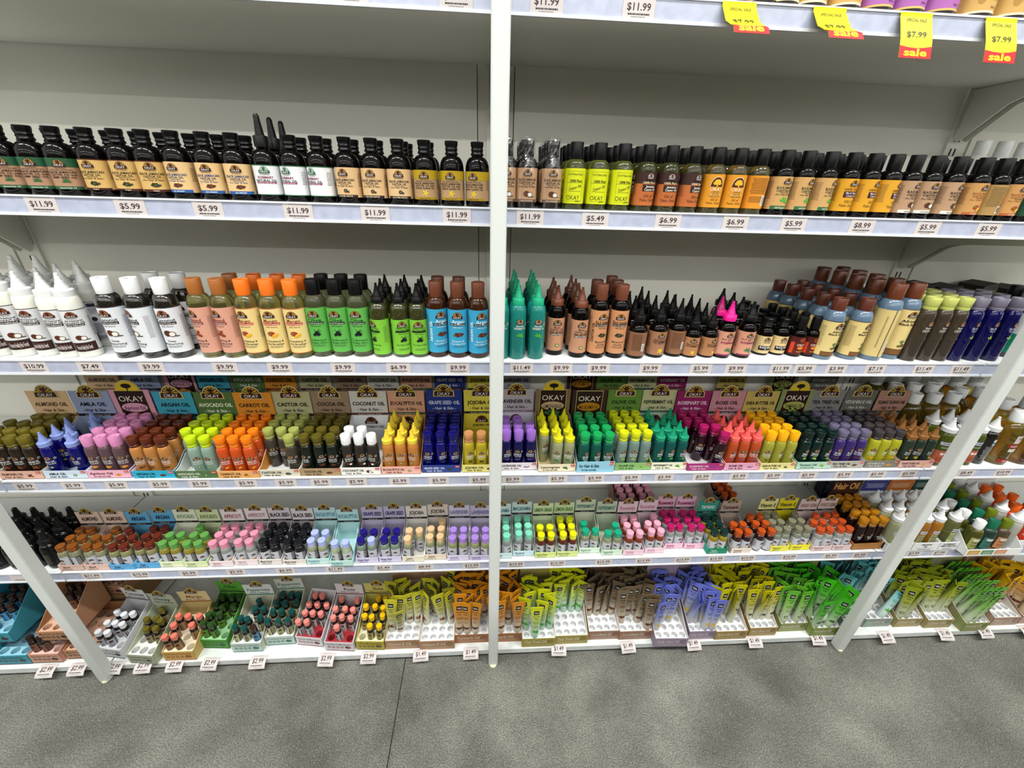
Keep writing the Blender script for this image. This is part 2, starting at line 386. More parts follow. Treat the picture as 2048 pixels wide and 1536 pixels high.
# ------------------------------------------------------------------ bottles
def body_prof(r, hb, hs, rn, hn):
    p = [(0, .0012), (r*.8, 0), (r*.95, .0008), (r, .003), (r, hb)]
    for i in range(1, 6):
        t = i/5*math.pi/2; p.append((rn+(r-rn)*math.cos(t), hb+(hs-hb)*math.sin(t)))
    p.append((rn, hn)); p.append((0, hn)); return p
def cap_mesh(kind, r, z0, z1, m):
    mb = MB(); h = z1-z0
    if kind == 'screw':
        mb.lathe([(r*.7, z0), (r*1.0, z0), (r*1.03, z0+h*.1), (r*.9, z0+h*.2), (r*.9, z0+h*.32), (r*1.0, z0+h*.4), (r*.9, z0+h*.5), (r*.93, z0+h*.62), (r*1.0, z0+h*.7), (r*1.03, z0+h*.95), (r*.95, z1), (0, z1)], m, 20)
    elif kind == 'disc':
        mb.lathe([(r*.9, z0), (r*.96, z0), (r, z0+h*.1), (r*1.02, z1-.0015), (r*.97, z1), (r*.8, z1), (r*.78, z1-.0012), (0, z1-.0010)], m, 22)
        n = 9; vs = [(r*.42*math.cos(a), -r*.42+r*.36*math.sin(a), z1+.0004) for a in [2*math.pi*i/n for i in range(n)]]; mb.add(vs, [tuple(range(n))], m)
    elif kind == 'clear':     # translucent ribbed cap with a seam low down
        mb.lathe([(r*.75, z0), (r*.95, z0), (r*.98, z0+h*.18), (r*.9, z0+h*.22), (r*.98, z0+h*.28), (r*1.04, z1-.0015), (r*.97, z1), (r*.7, z1), (r*.66, z1-.001), (0, z1-.001)], m, 18)
    elif kind == 'nozzle':
        mb.lathe([(r*.85, z0), (r, z0), (r*1.02, z0+h*.27), (r*.93, z0+h*.31), (r*.68, z0+h*.33), (r*.6, z0+h*.44), (r*.44, z0+h*.58), (r*.4, z0+h*.66), (r*.34, z0+h*.67), (r*.27, z0+h*.82), (r*.22, z0+h*.83), (r*.2, z0+h*.9), (r*.2, z1-.001), (r*.1, z1), (0, z1)], m, 18)
    elif kind == 'dropper':
        mb.lathe([(r*.85, z0), (r, z0), (r*1.02, z0+h*.3), (r*.95, z0+h*.34), (r*.62, z0+h*.36), (r*.55, z0+h*.5), (r*.42, z0+h*.8), (r*.4, z0+h*.93), (r*.2, z1), (0, z1)], m, 18)
    elif kind == 'round':     # low dome lid with a rim
        mb.lathe([(r*.8, z0), (r*.95, z0), (r*.97, z0+h*.4), (r*.9, z0+h*.45), (r, z0+h*.55), (r, z1-.0016), (r*.93, z1-.0003), (r*.6, z1), (0, z1)], m, 18)
    return mb.mesh('cap')

class Form:
    def __init__(s, r, hb, hs, rn, cap, rc, z0, z1, lz, lh): s.r, s.hb, s.hs, s.rn, s.cap, s.rc, s.z0, s.z1, s.lz, s.lh = r, hb, hs, rn, cap, rc, z0, z1, lz, lh
FORMS = {
 'boston':  Form(.0231, .066, .088, .0105, 'screw', .0122, .090, .113, .0115, .051),
 'bostond': Form(.0231, .066, .088, .0105, 'dropper', .0125, .092, .145, .0115, .051),
 'slim':    Form(.0205, .074, .090, .0100, 'disc', .0124, .090, .119, .0120, .060),
 'hot':     Form(.0232, .118, .141, .0120, 'disc', .0145, .140, .173, .0130, .102),
 'hot2':    Form(.0212, .118, .139, .0110, 'disc', .0138, .138, .173, .0130, .104),
 'milk':    Form(.0208, .112, .134, .0150, 'nozzle', .0172, .132, .180, .0150, .092),
 'milkbig': Form(.0238, .118, .143, .0170, 'nozzle', .0205, .140, .195, .0170, .096),
 'olive6':  Form(.0205, .108, .126, .0100, 'nozzle', .0135, .125, .168, .0080, .082),
 'pepper':  Form(.0190, .110, .128, .0100, 'nozzle', .0135, .127, .173, .0200, .080),
 'biotin':  Form(.0205, .100, .121, .0100, 'nozzle', .0150, .120, .165, .0130, .080),
 'vite':    Form(.0215, .064, .083, .0100, 'nozzle', .0125, .088, .137, .0080, .058),
 'vites':   Form(.0190, .052, .070, .0090, 'nozzle', .0120, .074, .122, .0060, .046),
 'rosed':   Form(.0205, .068, .088, .0100, 'nozzle', .0150, .092, .137, .0080, .060),
 'bseed':   Form(.0190, .052, .070, .0095, 'screw', .0115, .072, .092, .0060, .044),
 'bseed2':  Form(.0180, .056, .068, .0090, 'disc', .0110, .070, .099, .0060, .046),
 'soaps':   Form(.0225, .098, .122, .0120, 'disc', .0150, .121, .150, .0100, .088),
 'soap':    Form(.0235, .128, .152, .0130, 'disc', .0165, .151, .187, .0120, .116),
 'tall':    Form(.0182, .112, .130, .0110, 'clear', .0150, .129, .158, .0200, .085),
 'two':     Form(.0148, .070, .086, .0090, 'clear', .0122, .086, .112, .0180, .044),
 'twod':    Form(.0148, .070, .086, .0090, 'disc', .0122, .086, .112, .0180, .044),
 'twon':    Form(.0148, .070, .086, .0090, 'nozzle', .0130, .086, .124, .0180, .044),
 'jar':     Form(.0141, .048, .062, .0090, 'round', .0112, .062, .080, .0060, .040),
 'vial':    Form(.0105, .050, .056, .0080, 'round', .0092, .056, .073, .0040, .042),
 'droppr':  Form(.0205, .066, .084, .0100, 'dropper', .0150, .082, .128, .0100, .056),
 'sixteen': Form(.0300, .104, .134, .0140, 'disc', .0165, .134, .166, .0250, .072),
 'gift':    Form(.0200, .088, .108, .0110, 'nozzle', .0170, .108, .150, .0100, .070),
 'lotion':  Form(.0280, .150, .170, .0130, 'disc', .0170, .170, .200, .0120, .120),
}
def bottle(form, body, cap, art=None, name='oil_bottle', capname='cap', caplabel=None, liquid=None):
    F = FORMS[form]; mb = MB(); mb.lathe(body_prof(F.r, F.hb, F.hs, F.rn, F.z0+.004), body, 24)
    ch = [(capname, cap_mesh(F.cap, F.rc, F.z0, F.z1, cap), [], caplabel)]
    if art:
        a = MB(); art.into(a, cyl(F.r+.0001, F.lz), cut=.0022 if F.r > .013 else .003); ch.append(('label', a.mesh('label', False), []))
    return (name, mb.mesh(name), ch)

def label_art(form, bg, lines, logo_c=('#c79a4c', BROWN), strip=None, p=None, band=None, head=None, wrap=1.15, dark_txt=None, extra=0, vert=None, rimtop=None, side=True):
    """a wrap-round paper label: logo, lines [(text, size, colour)], a coloured strip, a picture and a foot band"""
    F = FORMS[form]; a = Art(); h = F.lh; W = F.r*wrap*2; fw_ = F.r*1.75
    a.rect(-W, W, 0, h, bg, 1)
    if head: a.rect(-W, W, h*(1-head[0]), h, head[1], 2)
    if rimtop: a.rect(-W, W, h-.0015, h, rimtop, 2); a.rect(-W, W, 0, .0015, rimtop, 2)
    if band:
        a.rect(-W*.45, W*.45, 0, h*band[0], band[1], 2)
        if len(band) > 2: a.text(band[2], 0, h*band[0]*.5, h*band[0]*.5, band[3], 3, fw_*.7)
    tall = h > .08 and strip and extra
    if tall:
        lw = fw_*.6; logo(a, -.001, h*.80, lw, logo_c[0], logo_c[1], l=3, pure=False)
        t, sz, c = lines[0]
        if len(lines) == 1: a.text(t, 0, h*.735, h*.078, c, 3, bold=.012, fit=fw_*min(.95, .2+.1*len(t)))
        else:
            for q, (t, sz, c) in enumerate(lines): a.text(t, 0, h*(.765-.055*q), h*.036, c, 3, bold=.02, fit=fw_*min(.95, .2+.07*len(t)))
        a.rect(-fw_*.48, fw_*.46, h*.635, h*.69, strip[1], 2); a.text(strip[0], 0, h*.6625, h*.03, strip[2], 3, bold=.015, fit=fw_*.82 if strip[0] else None)
        a.text('100% Natural', 0, h*.6, h*.026, lines[-1][2], 3, bold=.012, fit=fw_*.55)
    else:
        lw = fw_*(.46 if h < .08 else .56); y = h*.965-lw*.64
        logo(a, 0, y, lw, logo_c[0], logo_c[1], l=3)
        y -= lw*.2
        hh = h if h < .08 else h*.82
        for (t, sz, c) in lines:
            H = hh*sz*.92; y -= H*1.34; a.text(t, 0, y+H*.5, H, c, 3, bold=.022, fit=min(fw_*.98, H*len(t)*.86))
        if strip:
            y -= h*.062; a.rect(-fw_*.44, fw_*.44, y, y+h*.055, strip[1], 2)
            if strip[0]: a.text(strip[0], 0, y+h*.0275, h*.032, strip[2], 3, bold=.015, fit=fw_*.74)
    if side:
        c = dark_txt or '#4a4440'
        a.lines(W*.62, h*.8, W*.2, int(h*.5/.0026), c, .0026, .0008); a.lines(-W*.68, h*.85, W*.3, int(h*.6/.0026), c, .0026, .0008)
    if p:
        b0 = band[0] if band else .05
        if tall: pic(a, .001, h*.43, fw_*.56, p)
        else: pic(a, .002, h*b0+min(h*.17, .012)*.8+(h*.1 if extra else 0), min(h*.3, fw_*.5), p)
    if extra:
        e = (.28, .215) if tall else (.17, .105)
        for t, q in zip(extra[:2], e):
            if t: a.text(t, 0, h*q, h*.044, extra[2], 3, bold=.01, fit=fw_*min(.9, .1+.066*len(t)))
        a.lines(0, h*e[1]-h*.05, fw_*.75, 3 if tall else 2, dark_txt or '#4a4440')
    if vert: a.text(vert[0], -fw_*.62, h*.5, fw_*.16, vert[1], 4, h*.8, .02, rot=math.pi/2)
    return a
def screen_art(form, lines, p=None, tc='#e9ece8', rim=None):
    """print straight on the plastic"""
    F = FORMS[form]; a = Art(); h = F.lh; w_ = F.r*1.6
    lw = w_*.62; logo(a, 0, h*.98-lw*.66, lw, '#d8b26a', '#4a241c', rim=rim, l=1, pure=False, txt='#f2e6da')
    y = h*.98-lw*.72
    for (t, sz) in lines: H = h*sz; y -= H*1.35; a.text(t, 0, y+H*.5, H, tc, 2, w_*.9, .012)
    if p: pic(a, 0, max(y-h*.2, h*.1), w_*.55, p, 2)
    else: a.lines(0, y-.003, w_*.7, 3, tc)
    a.ell(w_*.55, h*.8, w_*.12, w_*.12, tc, 1, 10); a.ell(w_*.55, h*.8, w_*.09, w_*.09, '#555555', 2, 10)
    return a

BK = M('#050303', .06, 0, 0, .0, .22); CAPK = M('#0c0c0d', .3, spec=.25); AMB = M('#150805', .05, 0, 0, .6)
AP = '#e0bd86'; DK = '#2a1a14'
BJ = lambda c1='#2b211c': [('BLACK JAMAICAN', .085, c1), ('CASTOR OIL', .07, c1), ('Cold Pressed', .035, DK), ('-For Hair & Skin-', .05, c1)]
P = {}
# second shelf, left bay
def bj(form, **k): return label_art(form, k.pop('bg', AP), k.pop('lines', BJ()), **k)
P['hemp'] = bottle('boston', BK, CAPK, bj('boston', bg='#b08a6c', lines=[('EXTRA DARK 100% NATURAL', .035, DK), ('BLACK JAMAICAN', .075, DK), ('CASTOR OIL with', .065, DK), ('HEMP SEED OIL', .07, DK)], head=(.28, '#27593a'), band=(.1, '#27593a', 'Natural Hair Oil', '#dfe8d8'), p='hemp'))
P['orig'] = bottle('boston', BK, CAPK, bj('boston', bg='#d8b26c', p='seeds', band=(.08, '#4a2620', 'Original', CREAM), rimtop='#5a2c1c'))
P['arg4'] = bottle('boston', BK, CAPK, bj('boston', bg='#e6c48c', lines=[('BLACK JAMAICAN', .085, '#1f3f74'), ('CASTOR OIL', .07, '#1f3f74'), ('Cold Pressed', .035, DK), ('For Hair & Skin', .05, '#2a5a9a')], p='argan', band=(.1, '#2b5c9e', 'with ARGAN', '#e9eef6')))
WL = [('ROSEMARY', .085, '#8d1f4a'), ('NATURAL OIL', .085, '#3a3a3a')]
ros = lambda: label_art('boston', '#eceef0', WL, ('#e7efe9', '#2f6b4a'), strip=('Infused with Biotin', '#97234f', '#f4e9ee'), rimtop='#2c6a45')
P['rosd'] = bottle('bostond', BK, CAPK, ros(), capname='dropper_cap'); P['ros'] = bottle('boston', BK, CAPK, ros())
P['pure'] = bottle('boston', BK, CAPK, bj('boston', bg='#ddb988', p='castor', band=(.09, '#33201b', '100% PURE CASTOR', CREAM)))
P['ylan'] = bottle('boston', BK, CAPK, bj('boston', bg='#b3936b', lines=[('EXTRA DARK 100% NATURAL', .035, DK), ('BLACK JAMAICAN', .07, DK), ('CASTOR OIL with', .065, DK), ('YLANG YLANG OIL', .07, DK)], head=(.3, '#b89a1e'), band=(.09, '#a98a24', 'Natural Hair Oil', DK), p='flower'))
# second shelf, right bay
P['coco4'] = bottle('slim', BK, CAPK, bj('slim', bg='#c99f77', p='coconut', band=(.09, '#6a4a3a', '100% COCONUT', CREAM)))
ye = Art(); h = .062; W = .05; Y_ = '#d5dd1b'; ink2 = '#3d4a12'
ye.rect(-.046, .046, 0, h, Y_, 1)
for x0, x1, y0, y1 in ((-.016, -.0157, .004, h-.005), (.0157, .016, .004, h-.005), (-.016, .016, .004, .0043), (-.016, .016, h-.0053, h-.005), (-.016, .016, .037, .0374)): ye.rect(x0, x1, y0, y1, ink2, 2)
ye.text('Oil Of Palma Christi', 0, .052, .0036, '#5a5a10', 3, .029).text('100% Pure', .002, .0405, .0045, ink2, 3, .024, .03).text('Castor Oil', .001, .029, .005, ink2, 3, .024, .01, rot=.28).lines(.001, .022, .026, 1, ink2).text('OKAY', -.002, .011, .0085, ink2, 3, .026, -.005).lines(.008, .005, .012, 2, ink2)
P['palma'] = bottle('slim', clear('#aab25a'), CAPK, ye)
P['jam'] = bottle('slim', clear('#8e9147'), CAPK, label_art('slim', '#bd6a36', [('100% Pure', .06, '#f0d9b0')], ('#e8dcd0', '#3b2320'), head=(.34, '#3b2320'), strip=None, band=None, side=True).rect(-.013, .017, .026, .038, '#2f1c1a', 3).text('Jamaican', .003, .0345, .0042, '#f1e8dc', 4, .022).text('Castor Oil', .003, .029, .0042, '#f1e8dc', 4, .024).text('Oil of', 0, .018, .0055, '#33201a', 4, .02, 0).text('Palma Christi', 0, .0105, .0055, '#33201a', 4, .03, 0))
ha = Art(); ha.rect(-.046, .046, 0, .06, '#e2992a', 1).ell(0, .038, .013, .018, '#f4d9a0', 2, 16, 0, math.pi).ell(0, .038, .012, .0168, '#4a2118', 3, 16, 0, math.pi).ell(0, .047, .006, .004, '#e8b62c', 4).ell(-.004, .044, .004, .003, '#e8b62c', 4).ell(.004, .044, .004, .003, '#e8b62c', 4).rect(-.0012, .0012, .038, .046, '#e8b62c', 4)
ha.text('OKAY', 0, .0335, .0062, '#f7ead0', 4, .028, 0).ell(0, .0235, .013, .005, '#a8541c', 2).ell(0, .0235, .0122, .0043, '#efb450', 3).text('100% PURE', 0, .0285, .0018, BROWN, 4).text('HAITIAN', 0, .0252, .0028, BROWN, 4, .016).text('CASTOR OIL', 0, .0215, .0028, BROWN, 4, .018).text('Oil of', 0, .0145, .0042, BROWN, 4, .014, 0).text('Palma Christi', 0, .0085, .0042, BROWN, 4, .028, 0).lines(.034, .052, .02, 26, '#6a3c14')
P['hait'] = bottle('slim', clear('#a9a65c'), CAPK, ha)
hb_ = Art(); hb_.rect(-.046, .046, 0, .06, '#e2942a', 1).lines(0, .055, .034, 14, '#5a3410', .0021, .0009).lines(-.003, .022, .026, 7, '#5a3410').rect(.009, .02, .006, .024, '#f2f2ee', 2)
for i in range(9): hb_.rect(.0105, .0185, .008+i*.0017, .0087+i*.0017, '#222222', 3)
P['haitb'] = bottle('slim', clear('#a9a65c'), CAPK, hb_)
P['mint4'] = bottle('slim', BK, CAPK, bj('slim', bg='#cfa467', p='leaf', lines=BJ('#24402c'), band=(.11, '#2f6a45', 'with Peppermint', CREAM)))
P['bhait'] = bottle('slim', BK, CAPK, label_art('slim', '#e0a42a', [('100% Pure', .07, '#7a4a10')], ('#cfa046', BROWN)).rect(-.014, .017, .026, .037, '#3e1c22', 3).text('Black Haitian', .002, .034, .0037, '#f0dfe0', 4, .025).text('Castor Oil', .002, .029, .0037, '#f0dfe0', 4, .022).text('Oil of', 0, .0185, .0052, DK, 4, .018, 0).text('Palma Christi', 0, .011, .0052, DK, 4, .03, 0))
P['jasm'] = bottle('slim', BK, CAPK, bj('slim', bg='#b99675', p='coconut', band=(.1, '#e6e4dc', 'with Jasmine', '#555555')))
P['mang4'] = bottle('slim', BK, CAPK, bj('slim', bg='#cb995c', p='mango', lines=[('BLACK JAMAICAN', .075, '#a35a20'), ('CASTOR OIL', .07, '#a35a20'), ('Cold Pressed', .035, DK), ('For Hair & Skin', .05, '#a35a20')], band=(.08, '#b8623a', 'with Mango', CREAM)))
bb = Art(); bb.rect(-.042, .042, 0, .058, '#b08e54', 1).lines(-.004, .053, .028, 18, '#5a4424', .0021, .0008).rect(.004, .018, .004, .018, '#efefea', 2)
for i in range(8): bb.rect(.0055+i*.0014, .0062+i*.0014, .006, .016, '#222222', 3)
P['backl'] = bottle('slim', BK, CAPK, bb)
P['green4'] = bottle('slim', BK, CAPK, label_art('slim', '#1d4a34', [('NATURAL OIL', .07, '#9ac4a4')]))
P['nozc'] = bottle('vite', glass('#c9cdb0', .6), plast('#dcdedd'), None, capname='nozzle_cap')
# third shelf
def hotl(form, bg, name, nc, strip, p, ex, rim=None, vert=None, tc='#3c3632'):
    return label_art(form, bg, [(name, .095, nc)], ('#cf9a46' if p != 'coconut' else '#c87a4a', BROWN), strip=('Hot Oil Treatment', strip, '#f0ece6'), p=p, extra=(ex[0], ex[1], tc), rimtop=rim, vert=vert)
P['milkbig'] = bottle('milkbig', glass('#e3e3da', .12), plast('#eceeee'), label_art('milkbig', '#e6e8e9', [('All Natural', .045, DK), ('COCONUT OIL', .06, DK)], ('#b0603c', '#47211a'), strip=('Unrefined', '#3a2a28', '#e8e8e8'), p='coconut', band=(.22, '#3a201c', 'Promotes Healthy Hair Growth', '#e6dcd6'), rimtop='#333333'), capname='nozzle_cap')
P['milk'] = bottle('milk', glass('#e3e3da', .12), plast('#eceeee'), label_art('milk', '#e6e8e9', [('All Natural', .045, DK), ('COCONUT OIL', .06, DK)], ('#b0603c', '#47211a'), strip=('Unrefined', '#3a2a28', '#e8e8e8'), p='coconut', band=(.22, '#3a201c', 'Promotes Healthy Hair Growth', '#e6dcd6'), rimtop='#333333'), capname='nozzle_cap')
mk = Art(); mk.rect(-.05, .05, 0, .092, '#c3c5cb', 1).rect(-.02, .022, .08, .087, '#2a2f44', 2).lines(0, .076, .036, 8, '#555a66').ell(-.006, .052, .005, .005, '#222222', 2).ell(.008, .052, .005, .005, '#222222', 2).lines(0, .042, .036, 14, '#555a66').rect(0, .016, .005, .013, '#8a8f9a', 2)
P['milkb'] = bottle('milk', glass('#dedfd8', .12), plast('#eceeee'), mk, capname='nozzle_cap')
P['coco8'] = bottle('hot', dark('#17130d'), plast('#eef0f1'), hotl('hot', '#e9edf2', 'Coconut', '#23201e', '#2d2422', 'coconut', ('Deep', 'Moisturizing'), rim='#20242c'))
P['alm8'] = bottle('hot', clear('#c2bd6a'), plast('#a4642c'), hotl('hot', '#dfa48e', 'Almond', '#7a3324', '#8a3a2a', 'almond', ('Repairing &', 'Strengthening')))
P['man8'] = bottle('hot', clear('#cfcf78'), plast('#f5781e'), hotl('hot', '#efd690', 'Mango', '#8a2a1e', '#cf4a38', 'mango', ('Revitalizing &', 'Anti Breakage'), rim='#c8683a'))
P['oli8'] = bottle('hot', clear('#b9c08a'), CAPK, hotl('hot', '#62b552', 'Olive', '#173a1c', '#15201a', 'olive', ('Conditioning &', 'Healthy Shine'), tc='#1d4a22'))
P['oli6'] = bottle('olive6', dark('#2c2f12'), CAPK, label_art('olive6', '#7ec43c', [('100% Pure', .05, '#2b5a1c'), ('OLIVE OIL', .13, '#16301a')], ('#cfa046', BROWN), strip=('', '#20351c', '#ffffff'), p='olive', extra=('For Hair & Skin', '', '#1d4a22')), capname='nozzle_cap')
P['arg8'] = bottle('hot', M('#3a1c08', .05, .35), plast('#6a3a26'), hotl('hot', '#3aa6cf', 'Argan', '#e6f2f8', '#1d2a38', 'argan', ('Restore &', 'Smoother Hair'), tc='#dff0f8'))
P['arg8b'] = bottle('hot', M('#3a1c08', .05, .35), plast('#6a3a26'), hotl('hot', '#3aa6cf', 'Argan', '#e6f2f8', '#1d2a38', 'argan', ('Restore &', 'Smoother Hair'), tc='#dff0f8', vert=('ARGAN OIL', '#f0f8fb')))
TEAL = '#10906f'
P['pep8'] = bottle('pepper', glass('#1f8f86', .5), plast('#16a57a'), screen_art('pepper', [('Blended', .05), ('PEPPERMINT OIL', .06)], 'leaf'), capname='nozzle_cap')
P['bio'] = bottle('biotin', BK, plast('#6b3a26'), label_art('biotin', '#c79372', [('Black', .06, DK), ('Castor Oil', .06, DK), ('HAIR GROWTH', .09, DK)], strip=('BIOTIN', '#1e1c1c', '#ffffff'), p='olivepic', dark_txt=DK), capname='nozzle_cap')
P['cas8'] = bottle('hot2', BK, plast('#6d3b28'), hotl('hot2', '#cf9468', 'Black Jamaican', DK, '#1c1a1a', 'seeds', ('Moisture &', 'Growth')), )
P['cas8v'] = bottle('hot2', BK, plast('#6d3b28'), hotl('hot2', '#cf9468', 'Black Jamaican', DK, '#1c1a1a', 'seeds', ('Moisture &', 'Growth'), vert=('CASTOR OIL', DK)))
P['vit'] = bottle('vite', BK, CAPK, label_art('vite', '#a67758', [('Black Jamaican', .05, DK), ('VITAMIN E', .1, DK), ('For Hair & Skin', .04, DK)], p='flower', dark_txt=DK), capname='nozzle_cap')
vb = Art(); vb.rect(-.045, .045, 0, .058, '#8f6549', 1).lines(-.003, .053, .026, 24, '#4a3020').rect(.009, .017, .012, .03, '#eeeeea', 2)
for i in range(9): vb.rect(.0105, .0155, .014+i*.0016, .0148+i*.0016, '#222222', 3)
P['vitb'] = bottle('vite', BK, CAPK, vb, capname='nozzle_cap')
P['vits'] = bottle('vites', BK, CAPK, label_art('vites', '#b07c55', [('Black Jamaican', .06, DK), ('VITAMIN E', .1, DK)], p='flower', dark_txt=DK), capname='nozzle_cap')
rl = lambda: label_art('rosed', '#d69a80', [('Black Castor Oil', .055, '#6a2a3a'), ('with', .035, DK), ('ROSEMARY', .1, '#8a1f50')], p='fern', dark_txt=DK, band=(.06, '#8a3a5a'))
P['rosp'] = bottle('rosed', BK, plast('#e8188c'), rl(), capname='nozzle_cap'); P['rosk'] = bottle('rosed', BK, CAPK, rl(), capname='nozzle_cap')
P['bsd'] = bottle('bseed', BK, CAPK, label_art('bseed', '#dcc28c', [('100% PURE', .05, DK)], ('#cfa046', BROWN)).rect(-.016, .016, .008, .019, '#1c1a1a', 3).text('BLACK SEED', 0, .0155, .004, '#f2f2ee', 4, .026, .02).text('OIL', 0, .0105, .0025, '#f2f2ee', 4))
P['bsr'] = bottle('bseed2', BK, CAPK, Art().rect(-.04, .04, 0, .046, '#4a1712', 1).rect(-.014, .03, .004, .03, '#5e1a14', 2).rect(-.022, -.013, .004, .032, '#d2431f', 2).text('OKAY', .003, .026, .006, '#f3e2d0', 3, .022, 0).ell(.003, .018, .009, .004, '#e07a2a', 3).text('Castor Oil', .003, .009, .003, '#f0b03a', 3, .02).ell(.003, .038, .008, .006, '#8a3a26', 2))
sa = lambda f: label_art(f, '#e3cd8a', [('African', .07, DK), ('Black Soap', .07, DK)], p='aloe', band=(.14, '#7a5430'), rimtop='#2c2a26', dark_txt='#5a4a2a')
GB = M('#51677c', .18, 0, 0, .4)
P['soaps'] = bottle('soaps', GB, plast('#5d2e20'), sa('soaps'), name='soap_bottle'); P['soap'] = bottle('soap', GB, plast('#66341f'), sa('soap'), name='soap_bottle')
P['soapk'] = bottle('soap', GB, plast('#66341f'), Art().rect(-.056, .056, 0, .116, '#dcc684', 1).rect(-.002, .0, 0, .116, '#3a3a36', 2).lines(-.014, .1, .004, 46, '#5a4a2a').rect(.006, .02, .012, .038, '#f0f0ec', 2).lines(.013, .034, .01, 9, '#222222', .0024, .0012, 3), name='soap_bottle')
P['casc'] = bottle('tall', M('#4a4034', .06, .45), glass('#c9d070', .3), screen_art('tall', [('Blended', .05), ('CASTOR OIL', .07)], 'castor', tc='#d9d6cc'))
P['teat'] = bottle('tall', M('#0d0b4a', .05, .2), M('#7b7688', .3, .2), screen_art('tall', [('TEA TREE OIL', .07), ('Hair & Skin', .04)], 'leaf2', tc='#c9cbe6'))
P['biow'] = bottle('hot', dark('#22262a'), CAPK, label_art('hot', '#e4e8ea', [('REVIVE', .05, '#555555'), ('biotin', .1, '#222222')], ('#e4e8ea', '#e4e8ea')).rect(-.05, .05, 0, .05, '#199478', 5).text('99.9%', 0, .042, .008, '#dff5ee', 6).text('NATURAL', 0, .03, .004, '#dff5ee', 6).ell(-.008, .01, .01, .006, '#b8e2ee', 6))
P['lotp'] = bottle('lotion', M('#3c3838', .12), plast('#222222'), Art().rect(-.07, .07, 0, .12, '#b06ab2', 1).rect(-.07, .07, 0, .003, '#d9b86a', 2).text('8 fl.oz', .008, .008, .003, DK, 3).ell(-.012, .03, .009, .014, '#c98ac9', 2).ell(.01, .045, .006, .01, '#8f4a94', 2), name='lotion_bottle')
P['lotg'] = bottle('lotion', M('#3c3838', .12), plast('#222222'), Art().rect(-.07, .07, 0, .12, '#d3aa62', 1).rect(-.07, .07, 0, .003, '#f0e6c0', 2).text('For Hair & Skin', .004, .026, .004, DK, 3, .03).text('Moisturizing', .004, .019, .003, DK, 3).text('8 fl.oz', .008, .008, .003, DK, 3).ell(-.014, .02, .006, .008, '#b48a44', 2), name='lotion_bottle')

ORD = ['first', 'second', 'third', 'fourth', 'fifth', 'sixth', 'seventh']
ROWN = ['front row', 'second row', 'third row', 'fourth row', 'fifth row', 'sixth row']
CNT = ['', 'lone', 'two', 'three', 'four', 'five', 'six']
def run(shelf, form, us, desc, group, v=None, vx=400, rows=0, dy=None, rz=0., keys=None, Yc=None, cat='bottle', thin=1., dx=0.):
    """a block of the same bottle: one column per pixel u, 'rows' more ranks behind each front bottle"""
    r = FORMS[form].r; z = deck_z(shelf); n = len(us)
    for i, u in enumerate(us):
        if v: p = onZ(u, v, z); y = p.y+r*.95
        else: y = Yc if Yc else LIPY+.012+r
        x = onY(u, v-3 if v else vx, y).x
        rw = rows[i] if isinstance(rows, (list, tuple)) else rows
        for j in range(rw+1):
            key = (keys[i] if isinstance(keys, (list, tuple)) else keys)
            pos = '' if n == 1 else ', %s of its %s' % (ORD[i], CNT[n]) if n <= 6 else ', %s along' % ORD[i]
            yy = y+j*(dy or (2*r+.004))
            if yy > BACKY-r-.004: break
            inst(P[key], (x+dx*j+(random.uniform(-.0015, .0015) if j else 0), yy, z), (rz if isinstance(rz, (int, float)) else rz[i])+random.uniform(-.12, .12) if j == 0 else random.uniform(-.8, .8),
                 desc+pos+', '+ROWN[j], cat, group)

# second shelf, left bay (front bottle bases at v about 400)
G2 = 'dark oil bottles on the second shelf'
def s2(us, key, desc, rows=1, form='boston', **k): run(2, form, us, desc, G2, rows=rows, keys=key, **k)
s2([-6, 51, 105, 157], 'hemp', 'black bottle with green and tan hemp label', 1, rz=[.5, .45, .4, .4])
s2([218, 275, 325], 'orig', 'black bottle with cream castor label and brown foot', 1, rz=[.15, .35, .4])
s2([379, 437, 491], 'arg4', 'black bottle with cream label and blue foot', 1, rz=[.1, .25, .2])
s2([547], 'rosd', 'black dropper bottle with white rosemary label', 2, form='bostond', rz=.15)
s2([599, 650], 'ros', 'black screw-capped bottle with white rosemary label', 1, rz=[-.25, -.4])
s2([703, 753, 803], 'pure', 'black bottle with cream label and seed picture', [1, 1, 2], rz=[-.1, 0, 0])
s2([854, 906, 955], 'ylan', 'black bottle with mustard-topped ylang label', [1, 0, 0], rz=[0, -.1, -.25])
